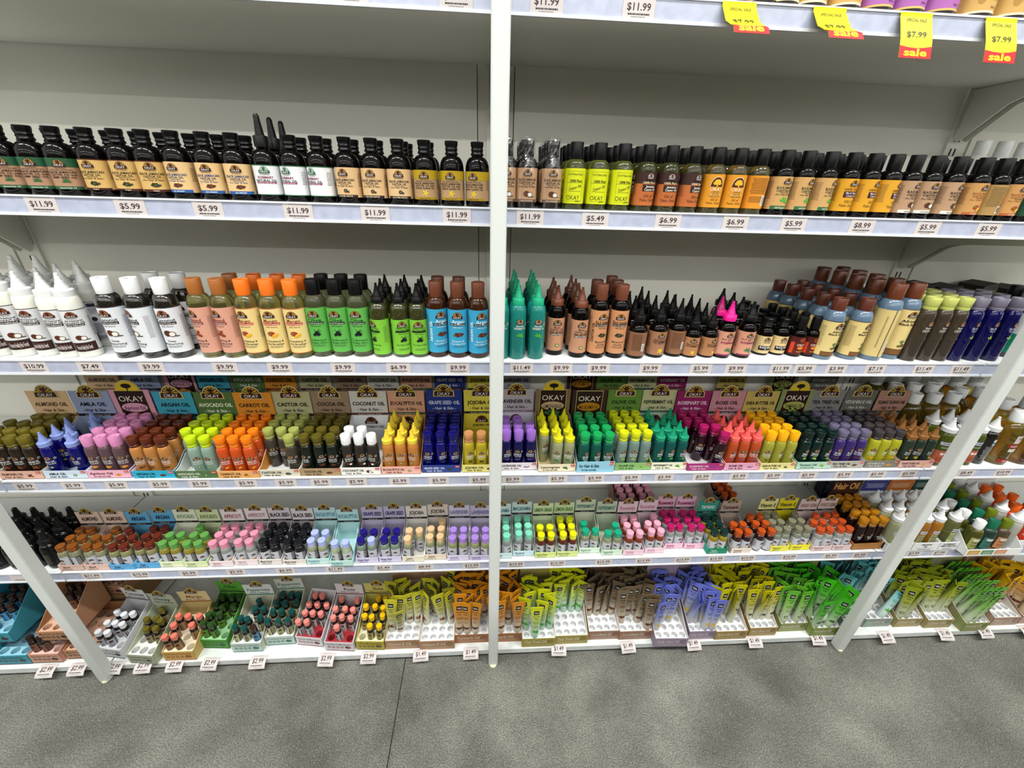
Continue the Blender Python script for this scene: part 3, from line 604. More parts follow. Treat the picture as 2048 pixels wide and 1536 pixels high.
def film():
    m = bpy.data.materials.new('clear_film'); m.use_nodes = True; b = m.node_tree.nodes['Principled BSDF'].inputs
    nt = m.node_tree; g = nt.nodes.new('ShaderNodeBsdfGlossy'); g.inputs['Roughness'].default_value = .16; t = nt.nodes.new('ShaderNodeBsdfTransparent'); mx = nt.nodes.new('ShaderNodeMixShader'); mx.inputs[0].default_value = .1
    nt.links.new(t.outputs[0], mx.inputs[1]); nt.links.new(g.outputs[0], mx.inputs[2]); nt.links.new(mx.outputs[0], nt.nodes['Material Output'].inputs['Surface'])
    F = FORMS['slim']; rr = random.Random(5); n = 26; vs = []; fs = []; P_ = [(F.r+.0012, .001), (F.r+.0010, .03), (F.r+.0013, .06), (F.r+.001, .074), (F.r*.9, .086), (.0150, .094), (.0142, .106), (.0146, .118), (.0135, .1225), (.006, .1245)]
    P_ = [P_[0]]+[q for i in range(1, len(P_)) for q in (((P_[i-1][0]+P_[i][0])/2, (P_[i-1][1]+P_[i][1])/2), P_[i])]
    for j, (r, z) in enumerate(P_):
        a_ = .0009 if z < .08 else .0022
        vs += [((r+rr.random()*a_)*math.cos(2*math.pi*i/n), (r+rr.random()*a_)*math.sin(2*math.pi*i/n), z+rr.uniform(-.0012, .0012)*(j > 0)) for i in range(n)]
    for j in range(len(P_)-1):
        for i in range(n): k = (i+1) % n; fs.append((j*n+i, j*n+k, (j+1)*n+k, (j+1)*n+i))
    mb = MB(); mb.add(vs, fs, m); return ('shrink_wrap', mb.mesh('film', False), [], 'crinkled clear plastic film')
P['coco4'] = (P['coco4'][0], P['coco4'][1], P['coco4'][2]+[film()])
# second shelf, right bay
def s2r(us, key, desc, rows=3, **k): run(2, 'slim', us, desc, 'flip-cap oil bottles on the second shelf', vx=413+(us[0]-1000)*.025, rows=rows, keys=key, **k)
s2r([1011, 1051, 1099], 'coco4', 'black bottle in shrink wrap with tan coconut label', 3)
s2r([1144, 1189, 1235], 'palma', 'clear oil bottle with bright yellow label', 3)
s2r([1281, 1325, 1369], 'jam', 'oil bottle with brown and copper label', 3, rz=[.25, .1, .35])
s2r([1413, 1455], 'hait', 'oil bottle with orange arched tree label', 3)
s2r([1497], 'haitb', 'oil bottle turned to its orange back label with barcode', 3)
s2r([1543, 1584, 1628], 'mint4', 'black bottle with tan label and green leaves', 3, rz=[.2, .45, .6])
s2r([1670, 1710, 1751], 'bhait', 'black bottle with golden yellow label', 2, rz=[.15, .35, .55])
s2r([1789, 1828, 1872], 'jasm', 'black bottle with tan label and white foot', 1, rz=[.3, .1, .3])
s2r([1920], 'mang4', 'black bottle with orange mango label beside the jasmine ones', 2)
s2r([1958], 'backl', 'black bottle turned to a tan back label with barcode', 1)
s2r([1996], 'mang4', 'black bottle with orange mango label beside the green one', 1)
s2r([2036, 2072], 'green4', 'black bottle with dark green label', 1)
_wl = bottle('hot', M('#d8d8d4', .3), plast('#e4e6e6'), None, name='lotion_bottle')
for i, u in enumerate((1962, 2006, 2048)):
    x = onY(u, 300, .30).x
    inst(_wl, (x, .30, deck_z(2)), 0, 'white bottle at the back behind the black flip caps, %s of three' % ORD[i], 'bottle', 'white-capped bottles at the back')
inst(P['nozc'], (onY(1425, 285, .33).x, .33, deck_z(2)), 0, 'small clear bottle with a translucent nozzle standing at the very back', 'bottle')

# third shelf
def s3(us, key, form, desc, v=716, rows=1, **k): run(3, form, us, desc, k.pop('group', 'oil bottles on the third shelf'), v=v, rows=rows, keys=key, **k)
s3([14, 62], 'milkbig', 'milkbig', 'large white-nozzled coconut oil bottle', 714, 2, rz=[.5, .5])
s3([107], 'milk', 'milk', 'white-nozzled coconut oil bottle next to the large ones', 713, 3, rz=.1)
s3([152, 187], 'milk', 'milk', 'small white-nozzled coconut oil bottle', 716, [2, 0], rz=[.3, .45])
inst(P['milkb'], (onY(226, 700, .165).x, .165, deck_z(3)), 0, 'white-nozzled bottle turned to its grey back label', 'bottle', 'oil bottles on the third shelf')
s3([264, 317, 370], 'coco8', 'hot', 'black bottle with white cap and white coconut label', 717, [0, 1, 1], dy=.056, rz=[.1, -.45, .1])
s3([433, 476], 'alm8', 'hot', 'clear oil bottle with brown cap and pink almond label', 716, [0, 1], rz=[-.5, -.45])
s3([521, 566, 609], 'man8', 'hot', 'clear oil bottle with orange cap and yellow mango label', 717, 1, dy=.054, rz=[-.1, .15, 0])
s3([650, 690, 729], 'oli8', 'hot', 'clear oil bottle with black cap and green olive label', 714, 1, dy=.054, rz=[0, -.1, 0])
s3([768, 807, 842], 'oli6', 'olive6', 'dark bottle with black nozzle and lime olive label', 715, 2, rz=[-.6, .35, .1])
s3([878], 'arg8b', 'hot', 'amber bottle with blue label turned to show sideways lettering', 715, 1, rz=.5)
s3([918], 'arg8', 'hot', 'amber bottle with brown cap and blue label facing forward', 716, 1)
s3([957], 'arg8b', 'hot', 'amber bottle with blue label right beside the middle post', 717, 0, rz=.4)
s3([1001, 1033, 1070], 'pep8', 'pepper', 'teal bottle with tall green nozzle', 719, [3, 4, 4], rz=[0, .2, .1])
s3([1107], 'bio', 'biotin', 'black bottle with brown nozzle, the one set back', 711, 2)
s3([1152], 'bio', 'biotin', 'black bottle with brown nozzle, the one standing forward', 716, 3)
s3([1188], 'cas8v', 'hot2', 'black bottle with copper label and sideways lettering', 717, 1, rz=.3)
s3([1226], 'cas8', 'hot2', 'black bottle with brown flip cap and copper label', 717, 2)
s3([1267], 'vitb', 'vite', 'black nozzle bottle turned to a brown barcode label', 718, 2)
s3([1306], 'vit', 'vite', 'black nozzle bottle with brown vitamin label facing out', 716, 3)
s3([1343], 'vitb', 'vite', 'black nozzle bottle with barcode beside the vitamin one', 714, 2)
s3([1375, 1408], 'vits', 'vites', 'short black nozzle bottle with brown label', 716, [3, 3], rz=[-.1, .3])
s3([1438], 'rosp', 'rosed', 'black bottle with bright pink nozzle', 717, 1)
s3([1478], 'rosk', 'rosed', 'black nozzle bottle with pink rosemary label', 717, 3)
s3([1517, 1548], 'bsd', 'bseed', 'short black bottle with cream and black label', 711, 4)
s3([1582, 1609], 'bsr', 'bseed2', 'short black flip-cap bottle with red label', 714, [3, 2])
s3([1637, 1688], 'soaps', 'soaps', 'small blue-grey soap bottle with brown cap', 720, [4, 4], rz=[.1, .5], dx=-.004)
s3([1733], 'soapk', 'soap', 'large blue-grey soap bottle turned to its barcode side', 722, 4, dx=-.006)
s3([1768], 'soap', 'soap', 'large blue-grey soap bottle facing forward', 719, 4, dx=-.004)
s3([1808, 1839, 1869], 'casc', 'tall', 'smoky bottle with pale green cap', 723, 3, rz=.3)
s3([1898, 1934, 1970], 'teat', 'tall', 'deep blue bottle with grey cap', 723, 2, rz=.25)
s3([2007, 2050], 'biow', 'hot', 'black bottle with white and teal label at the post', 717, 1)
# dark cartons at the back of the third shelf
for i, (u, d, hgt) in enumerate(((1822, '#4c4023', .125), (1880, '#54301c', .12), (1945, '#544a2a', .13), (2010, '#2b1c14', .12))):
    x = onY(u, 600, .33).x; mb = MB(); mb.box(-.032, .032, -.03, .03, 0, hgt, card(d)); lid = MB(); lid.prism([(-.034, hgt), (.034, hgt), (.02, hgt+.02), (-.03, hgt+.012)], 'y', -.031, .031, card('#1c1512'))
    inst(('carton', mb.mesh('carton'), [('flap', lid.mesh('flap'), [])]), (x, .335, deck_z(3)), .1*i, 'dark carton with an open flap behind the tea tree bottles, %s of four' % ORD[i], 'carton', 'cartons at the back')
# top shelf
for i, (u, k) in enumerate(((1395, 'lotp'), (1455, 'lotp'), (1517, 'lotp'), (1560, 'lotg'), (1615, 'lotg'), (1683, 'lotg'), (1748, 'lotp'), (1812, 'lotp'), (1876, 'lotp'), (1950, 'lotg'), (2020, 'lotg'), (2090, 'lotg'))):
    p = onY(u, 10, LIPY+.045)
    inst(P[k], (p.x, LIPY+.045, deck_z(1)), 0, '%s lotion bottle cut by the photo edge on the top shelf, %s of twelve' % ('pink' if k == 'lotp' else 'golden', (ORD+['eighth', 'ninth', 'tenth', 'eleventh', 'twelfth'])[i]), 'bottle', 'lotion bottles on the top shelf')

# ------------------------------------------------------------------ display trays
def crest(mb, x, y, w, z, t=.0012, rim='#c9b878', bg=GOLD, fg=BROWN):
    """cut-out logo standing over a card: outline with thickness plus print. (x,y,z) = middle of the banner's bottom"""
    hb = w*.27; R = w*.44; pts = [(x-w*.56, z-w*.05), (x+w*.56, z-w*.05), (x+w*.53, z+hb*1.12), (x+R, z+hb*1.12)]
    pts += [(x+R*math.cos(a), z+hb*.8+R*1.06*math.sin(a)) for a in [math.pi*(i+.7)/12 for i in range(11)]]
    pts += [(x-R, z+hb*1.12), (x-w*.53, z+hb*1.12)]
    mb.prism(pts, 'y', y, y+t, card(rim)); a = Art(); logo(a, 0, 0, w, bg, fg, l=1, pure=False); a.into(mb, flat((x, y, z)))
def front_art(a, w, h, title, tc, sub, p=None, new=None):
    a.text(title, -w*.18, h*.64, h*.27, tc, 2, bold=.025, fit=min(w*.54, w*.05*len(title)) if title else None); a.text(sub, -w*.18, h*.28, h*.2, tc, 2, bold=.02, fit=w*.4 if sub else None)
    if p: pic(a, w*.22, h*.45, min(h*.62, w*.24), p, 2)
    if new: a.rect(w*.37, w*.48, h*.68, h*.98, new, 2); a.text('New', w*.425, h*.83, h*.14, '#ffffff', 3)
def tray(w, dp, hf, hb, zh0, zh1, outer, inner, head, title, tc, sub='- Hair & Skin -', strip=None, p=None, front=None, ft=None, cw=.044, crestc=('#cdae34', BROWN), title_h=.34, big=None, newc='#c8372c', subfront='Hair & Skin', purel=True, lean=0., crest_on=True, backlogo=False, scoop=False):
    """open display tray: low front, sloping sides, tall back with a header card"""
    T = .0012; o, i = card(outer), card(inner); t = MB()
    t.box(-w/2, w/2, 0, dp, 0, T, i)
    for x in (-w/2, w/2-T):
        t.prism([(0, T), (0, hf), (dp*.12, hf*1.05), (dp, hb), (dp, T)], 'x', x, x+T, i)
        xo = x-.0002 if x < 0 else x+T+.0002
    t.box(-w/2+T, w/2-T, dp-T, dp, T, zh0, card(head) if not backlogo else i)
    fr = MB(); fr.box(-w/2-.0003, w/2+.0003, -.0008, T*.6, 0, hf, card(front or outer)); a = Art(); front_art(a, w, hf, (ft or title).title() if ft is None else ft, tc if ft is None else tc, subfront, p, newc)
    a.rect(-w/2, w/2, hf*.0, hf*.06, '#4a4438', 1)
    a.into(fr, flat((0, -.0008, 0)))
    for sx in (-1, 1):
        x = sx*(w/2+.0004); fr.prism([(0, 0), (0, hf), (dp*.12, hf*1.05), (dp, hb*.99), (dp, 0)], 'x', x-.0002, x+.0002, card(outer))
    H = MB(); hh = zh1-zh0; y = dp-T-.002
    H.box(-w/2, w/2, y, y+T, zh0, zh1, card(head))
    a = Art(); yy = hh
    if big:   # tall dark plaque style
        a.rect(-w*.38, w*.38, -.03, hh*.98, '#c9b878', 1); a.rect(-w*.365, w*.365, -.03, hh*.95, '#2c1713', 2)
        a.text('OKAY', 0, hh*.62, hh*.24, '#f2ead8', 4, w*.66, 0); a.ell(0, hh*.24, w*.33, hh*.2, big[1], 3, 20); a.text(title, 0, hh*.22, hh*.17, '#1c1a12', 4, w*.54, .01)
        if big[0]: a.ell(0, hh*.95, w*.3, w*.3, '#c9b878', 2, 18, 0, math.pi); a.ell(0, hh*.95, w*.285, w*.285, '#dcc02c', 3, 18, 0, math.pi); a.ell(0, hh*.95+w*.15, w*.13, w*.07, '#1f150c', 4); a.rect(-w*.015, w*.015, hh*.9, hh*.95+w*.12, '#1f150c', 4)
        if p: pic(a, 0, -.012, w*.45, p, 3)
        if big[0]: H.prism([(w*.31*math.cos(q), zh1-.003+w*.31*math.sin(q)) for q in [math.pi*k/12 for k in range(13)]], 'y', y+.0002, y+T, card('#c9b878'))
        a.into(H, flat((0, y, zh0)))
    else:
        a.text(title, 0, hh*(.43 if purel else .40), hh*(.165 if purel else .32), tc, 2, bold=.034, fit=min(w*.88, w*(.16+.065*len(title)) if purel else w*(.2+.085*len(title)))); a.text(sub, 0, hh*.16, hh*.13, tc, 2, bold=.02, fit=w*.66) if sub else None
        if strip: a.rect(-w/2, w/2, -.007, -.001, strip[0], 2); a.text(strip[1], 0, -.004, .0033, '#efe8dc', 3, w*.94, .01); H.box(-w/2, w/2, y, y+T, zh0-.0075, zh0, card(strip[0]))
        if backlogo: logo(a, 0, -.036, w*.36, '#7a4a2a', '#3a1a14', l=1, pure=False); a.text(title, 0, -.046, .007, tc, 1, w*.8, .02)
        a.into(H, flat((0, y, zh0)))
        if crest_on: crest(H, 0, y-.0016, cw, zh1-cw*(.32 if cw > .04 else .2), bg=crestc[0], fg=crestc[1])
    return ('display_tray', t.mesh('tray'), [('front_panel', fr.mesh('front'), []), ('header_card', H.mesh('header'), [])])

MRN = 'Moisturize - Rejuvenate - Nourish'
def small(form, body, cap, lines, p, tc='#e9ece8'): return bottle(form, body, cap, screen_art(form, lines, p, tc), name='sample_bottle', capname='nozzle_cap' if 'n' in form[3:] else 'cap')
# key: (title, x-left px, x-right px, v, outer, inner, head, text colour, strip colour, front colour, pic, form, body, cap, cap words, occupancy front->back, big, title line)
BT = [
 ('ALMOND OIL', 2, 93, 958, '#d9b48e', '#d8d0c4', '#d6b48c', '#5c3a1c', '#8a6a44', '#dcae9a', 'almond', 'two', M('#2b2018', .06, .3), M('#6f6417', .3, .25), 'olive-brown-capped', 'XXX XXX XXX XXX', None),
 ('AMLA OIL', 95, 178, 957, '#a9b6d4', '#b9c6dc', '#8f9cba', '#16192a', '#14161f', '#c3d3e0', 'olivepic', 'twon', M('#0c0c66', .05, .3), M('#8295d2', .3, .15), 'light-blue-nozzled', 'X.X XX. X.X .X.', None),
 ('Apricot Oil', 180, 266, 956, '#d99ab4', '#e6dde2', '#cf93ac', '#5c2a2a', None, '#e3a9bd', 'fruit', 'twod', M('#6a5058', .06, .45), plast('#d68cba'), 'pink-capped', 'XXX XXX XXX XXX', (1, '#d9a0b8')),
 ('ARGAN OIL', 270, 353, 957, '#2f93ae', '#d8d4cc', '#3d9cb4', '#14222c', '#1f2f38', '#2aa4c4', 'argan', 'two', glass('#c67a34', .6), M('#5a2410', .3, .2), 'brown-capped', 'XXX XXX XXX XXX', None),
 ('AVOCADO OIL', 357, 438, 957, '#47683a', '#dfe3e0', '#4b6b3a', '#e9efdc', '#4b6b3a', '#4f6e45', 'olivepic', 'two', glass('#9cc4b0', .75), M('#b6cf12', .3, .15), 'lime-capped', '.XX XXX XXX XXX', None),
 ('CARROT OIL', 440, 520, 957, '#cf8c3a', '#e3d9cf', '#cc872c', '#3a2414', '#6a2c1c', '#e0a766', 'mango', 'two', glass('#d4400e', .55), plast('#f07c10'), 'orange-capped', 'XXX XXX XXX XXX', None),
 ('CASTOR OIL', 521, 602, 954, '#a8a985', '#dfe3e4', '#adad84', '#23231a', '#4a2c2a', '#cfccb8', 'seeds', 'two', M('#4a4238', .06, .4), M('#a3ab58', .3, .25), 'pale-olive-capped', '..X XXX XXX XXX', None),
 ('COCOA OIL', 603, 683, 952, '#8b7658', '#c9bda8', '#8f7a62', '#2b1c14', '#4a2c2a', '#a58c68', 'argan', 'two', M('#141c16', .06, .25), M('#5c5414', .3, .25), 'dark-olive-capped', 'XXX XXX XXX XXX', None),
 ('COCONUT OIL', 684, 762, 950, '#c9c6be', '#e2e6e8', '#c4c2ba', '#1c1a1a', '#5a3a30', '#e6e4dc', 'coconut', 'twod', M('#2f2a24', .06, .35), plast('#eef0f2'), 'white-capped', 'XXX XX. ... ...', 'log'),
 ('EUCALYPTUS OIL', 764, 842, 948, '#cf9c7c', '#dba45c', '#c8987c', '#2c1c18', '#2c5a44', '#dfa99a', 'olivepic', 'twon', glass('#cf7a2c', .6), plast('#e6cc3a'), 'yellow-nozzled', 'XXX XXX XXX X.X', 'log'),
 ('GRAPE SEED OIL', 845, 921, 945, '#1f3278', '#28407c', '#23357c', '#ccd4ee', '#6a3a2a', '#2a3c80', 'seeds', 'two', M('#0c0a6a', .05, .3), M('#131068', .2, .3), 'deep-blue-capped', 'XXX XXX XXX XXX', None),
 ('JOJOBA OIL', 924, 1001, 944, '#d7c84c', '#d4c43c', '#d9ca4e', '#23221a', '#1c2c22', '#dcd278', 'seeds', 'two', glass('#c9b41c', .7), M('#c48a58', .3, .2), 'tan-capped', 'XXX ... ... ...', 'log'),
 ('LAVENDER OIL', 999, 1073, 940, '#b3adb8', '#c9c6d4', '#b0aab4', '#1c1a24', '#8a7090', '#ddd4da', 'purple', 'twod', M('#0f0c4a', .05, .3), plast('#9a6ccb'), 'purple-capped', 'XXX XXX XX. ...', 'log'),
 ('LEMONGRASS', 1075, 1151, 943, '#a88f5c', '#cfc08c', '#7d6848', '#2c2818', None, '#e3d6b8', 'fern', 'twon', glass('#b4bc84', .75), plast('#dcd816'), 'yellow-nozzled', '.XX XXX XXX XXX', (1, '#c9b088')),
 ('MACADAMIA OIL', 1152, 1227, 945, '#8cc0d4', '#4a2a22', '#3a211c', '#14323c', None, '#8fc4da', None, 'two', M('#0f5c50', .05, .45), plast('#14a055'), 'green-capped', 'XXX XXX XXX XXX', (0, '#b8801c')),
 ('OLIVE OIL', 1228, 1300, 940, '#5c8438', '#6a8a40', '#5a8436', '#1c2c14', '#7a5a2a', '#7fae66', 'leaf2', 'two', glass('#6a8a80', .6), M('#c8cf12', .3, .15), 'yellow-green-capped', 'XXX XXX XXX XXX', None),
 ('PEPPERMINT OIL', 1301, 1372, 939, '#b8b98c', '#bcd0bc', '#b9b98e', '#1f2c24', '#1f5a50', '#dedcc4', 'leaf', 'twon', M('#0e5a54', .05, .45), plast('#12946c'), 'teal-nozzled', 'XXX XXX XXX X.X', 'log'),
 ('ROSEMARY OIL', 1373, 1444, 941, '#8a1e5c', '#d4d0d4', '#861c5a', '#e6cada', '#8a5a4a', '#a02a70', 'purple', 'two', M('#2a0c18', .06, .3), plast('#a01058'), 'magenta-capped', '..X .XX XXX XXX', None),
 ('ROSE OIL', 1446, 1517, 940, '#c48a98', '#d9a4ac', '#b88490', '#2f1c24', '#2f4048', '#d69ab0', 'purple', 'twon', glass('#b83c14', .55), plast('#f4605a'), 'coral-nozzled', 'XXX XXX XXX X.X', 'log'),
 ('SHEA BUTTER OIL', 1517, 1587, 940, '#b8a860', '#d9cfa0', '#b3a45a', '#2a2412', '#5a4630', '#d9cf8c', 'castor', 'twod', glass('#b0b030', .7), plast('#f2b010'), 'golden-capped', 'XXX XXX XXX XXX', None),
 ('TAMANU OIL', 1588, 1660, 938, '#8fb8a0', '#8a9a6a', '#7c8a5c', '#2c5448', None, '#a9ccb8', 'leaf2', 'two', M('#08221f', .05, .2), M('#0b2220', .2, .2), 'black-green-capped', 'XXX XXX XXX XXX', (1, '#a8ac5c')),
 ('TEA TREE OIL', 1656, 1724, 936, '#8c8c88', '#b9b9c4', '#7d7d7a', '#1c1c1e', '#5a4a40', '#a9a79c', 'argan', 'two', M('#3c2c70', .05, .35), M('#6a6480', .3, .25), 'mauve-grey-capped', 'XXX XXX XXX XXX', None),
 ('VITAMIN E OIL', 1726, 1791, 935, '#6b6a66', '#b0b090', '#62615c', '#d4d2cc', '#8a4a34', '#77746c', 'fruit', 'two', glass('#c4c41c', .7), M('#3c3638', .3, .2), 'charcoal-capped', 'XXX XXX XXX XXX', None),
 ('YLANG YLANG OIL', 1793, 1862, 935, '#b98c80', '#cfae9c', '#a87e72', '#241a18', '#2c4a3c', '#d9a9a0', 'flower', 'twon', M('#2c3c30', .05, .4), plast('#8a5c2c'), 'tan-nozzled', 'XXX XXX XXX XX.', None),
]
POS3 = ['left one', 'middle one', 'right one']; RW4 = ['front row', 'second row', 'third row', 'back row']
z4 = deck_z(4)
for idx, (ti, u0_, u1_, v, ou, inn, hd, tc, st_, fr, pc, form, body, cap, cw_, occ, big) in enumerate(BT):
    A = onZ(u0_, v, z4); B = onZ(u1_, v, z4); w_ = min(.1005, B.x-A.x); cx = (A.x+B.x)/2; y0 = min(max((A.y+B.y)/2, LIPY-.001), LIPY+.03); dp = .142
    oil = ti.lower().replace(' oil', '')
    tr = tray(w_, dp, .024 if ti != 'MACADAMIA OIL' else .036, .104, .108 if big in (None, 'log') or isinstance(big, str) else .11, .176 if not isinstance(big, tuple) else .180, ou, inn, hd, ti, tc, strip=(st_, MRN) if st_ else None, p=pc, front=fr, cw=.053, big=big if isinstance(big, tuple) else None, backlogo=(big == 'log'), ft=('for Hair & Skin' if ti == 'MACADAMIA OIL' else ti if not isinstance(big, tuple) else ti.title()), title_h=.36, subfront='Hair & Skin' if not isinstance(big, tuple) else 'for hair and skin')
    inst(tr, (cx, y0, z4), 0, 'cardboard display tray lettered %s, front rank of the fourth shelf' % oil, 'display box', 'oil trays on the fourth shelf')
    pr = small(form, body, cap, [(ti.upper(), .13), ('Hair & Skin', .08)], pc)
    F = FORMS[form]; px = (w_-.003)/3; py = (dp-.006)/4
    px = max(px, 2*F.r+.0004)
    for j, row in enumerate(occ.split()):
        for i, c in enumerate(row):
            if c != 'X': continue
            tl = None
            if ti == 'ROSEMARY OIL' and j == 0: tl = (0.05, .06)
            inst(pr, (cx+(i-1)*px+random.uniform(-.0004, .0004), y0+.003+py*(j+.5), z4+.0014), random.uniform(-.35, .5), '%s %s bottle in its tray, %s, %s' % (cw_, oil, RW4[j], POS3[i]), 'bottle', 'small %s bottles' % oil, tilt=tl)
# rear rank: only header cards and tray tops show
REAR = [('ALMOND OIL', 159), ('AMLA OIL', 240), ('Apricot Oil', 318), ('ARGAN OIL', 382), ('AVOCADO OIL', 455), ('CARROT OIL', 520), ('CASTOR OIL', 592), ('COCOA OIL', 664), ('COCONUT OIL', 730), ('EUCALYPTUS OIL', 798), ('GRAPE SEED OIL', 866), ('JOJOBA OIL', 933), ('LAVENDER OIL', 1000), ('MACADAMIA OIL', 1135), ('OLIVE OIL', 1195), ('PEPPERMINT OIL', 1258), ('ROSEMARY OIL', 1320), ('SHEA BUTTER OIL', 1440), ('TAMANU OIL', 1545), ('VITAMIN E OIL', 1627)]
BD = {b[0]: b for b in BT}
for (ti, u) in REAR:
    b = BD[ti]; x = onY(u, 765, .345).x+.05; big = b[16]
    tr = tray(.0955, .142, .024, .104, .108, .176, b[4], b[5], b[6], ti, b[7], strip=(b[8], MRN) if b[8] else None, p=b[10], front=b[9], cw=.053, big=big if isinstance(big, tuple) else None, backlogo=False, ft=ti)
    inst(tr, (x, .222, z4), 0, 'cardboard tray lettered %s at the back, in shelf shadow' % ti.lower().replace(' oil', ''), 'display box', 'rear oil trays on the fourth shelf')
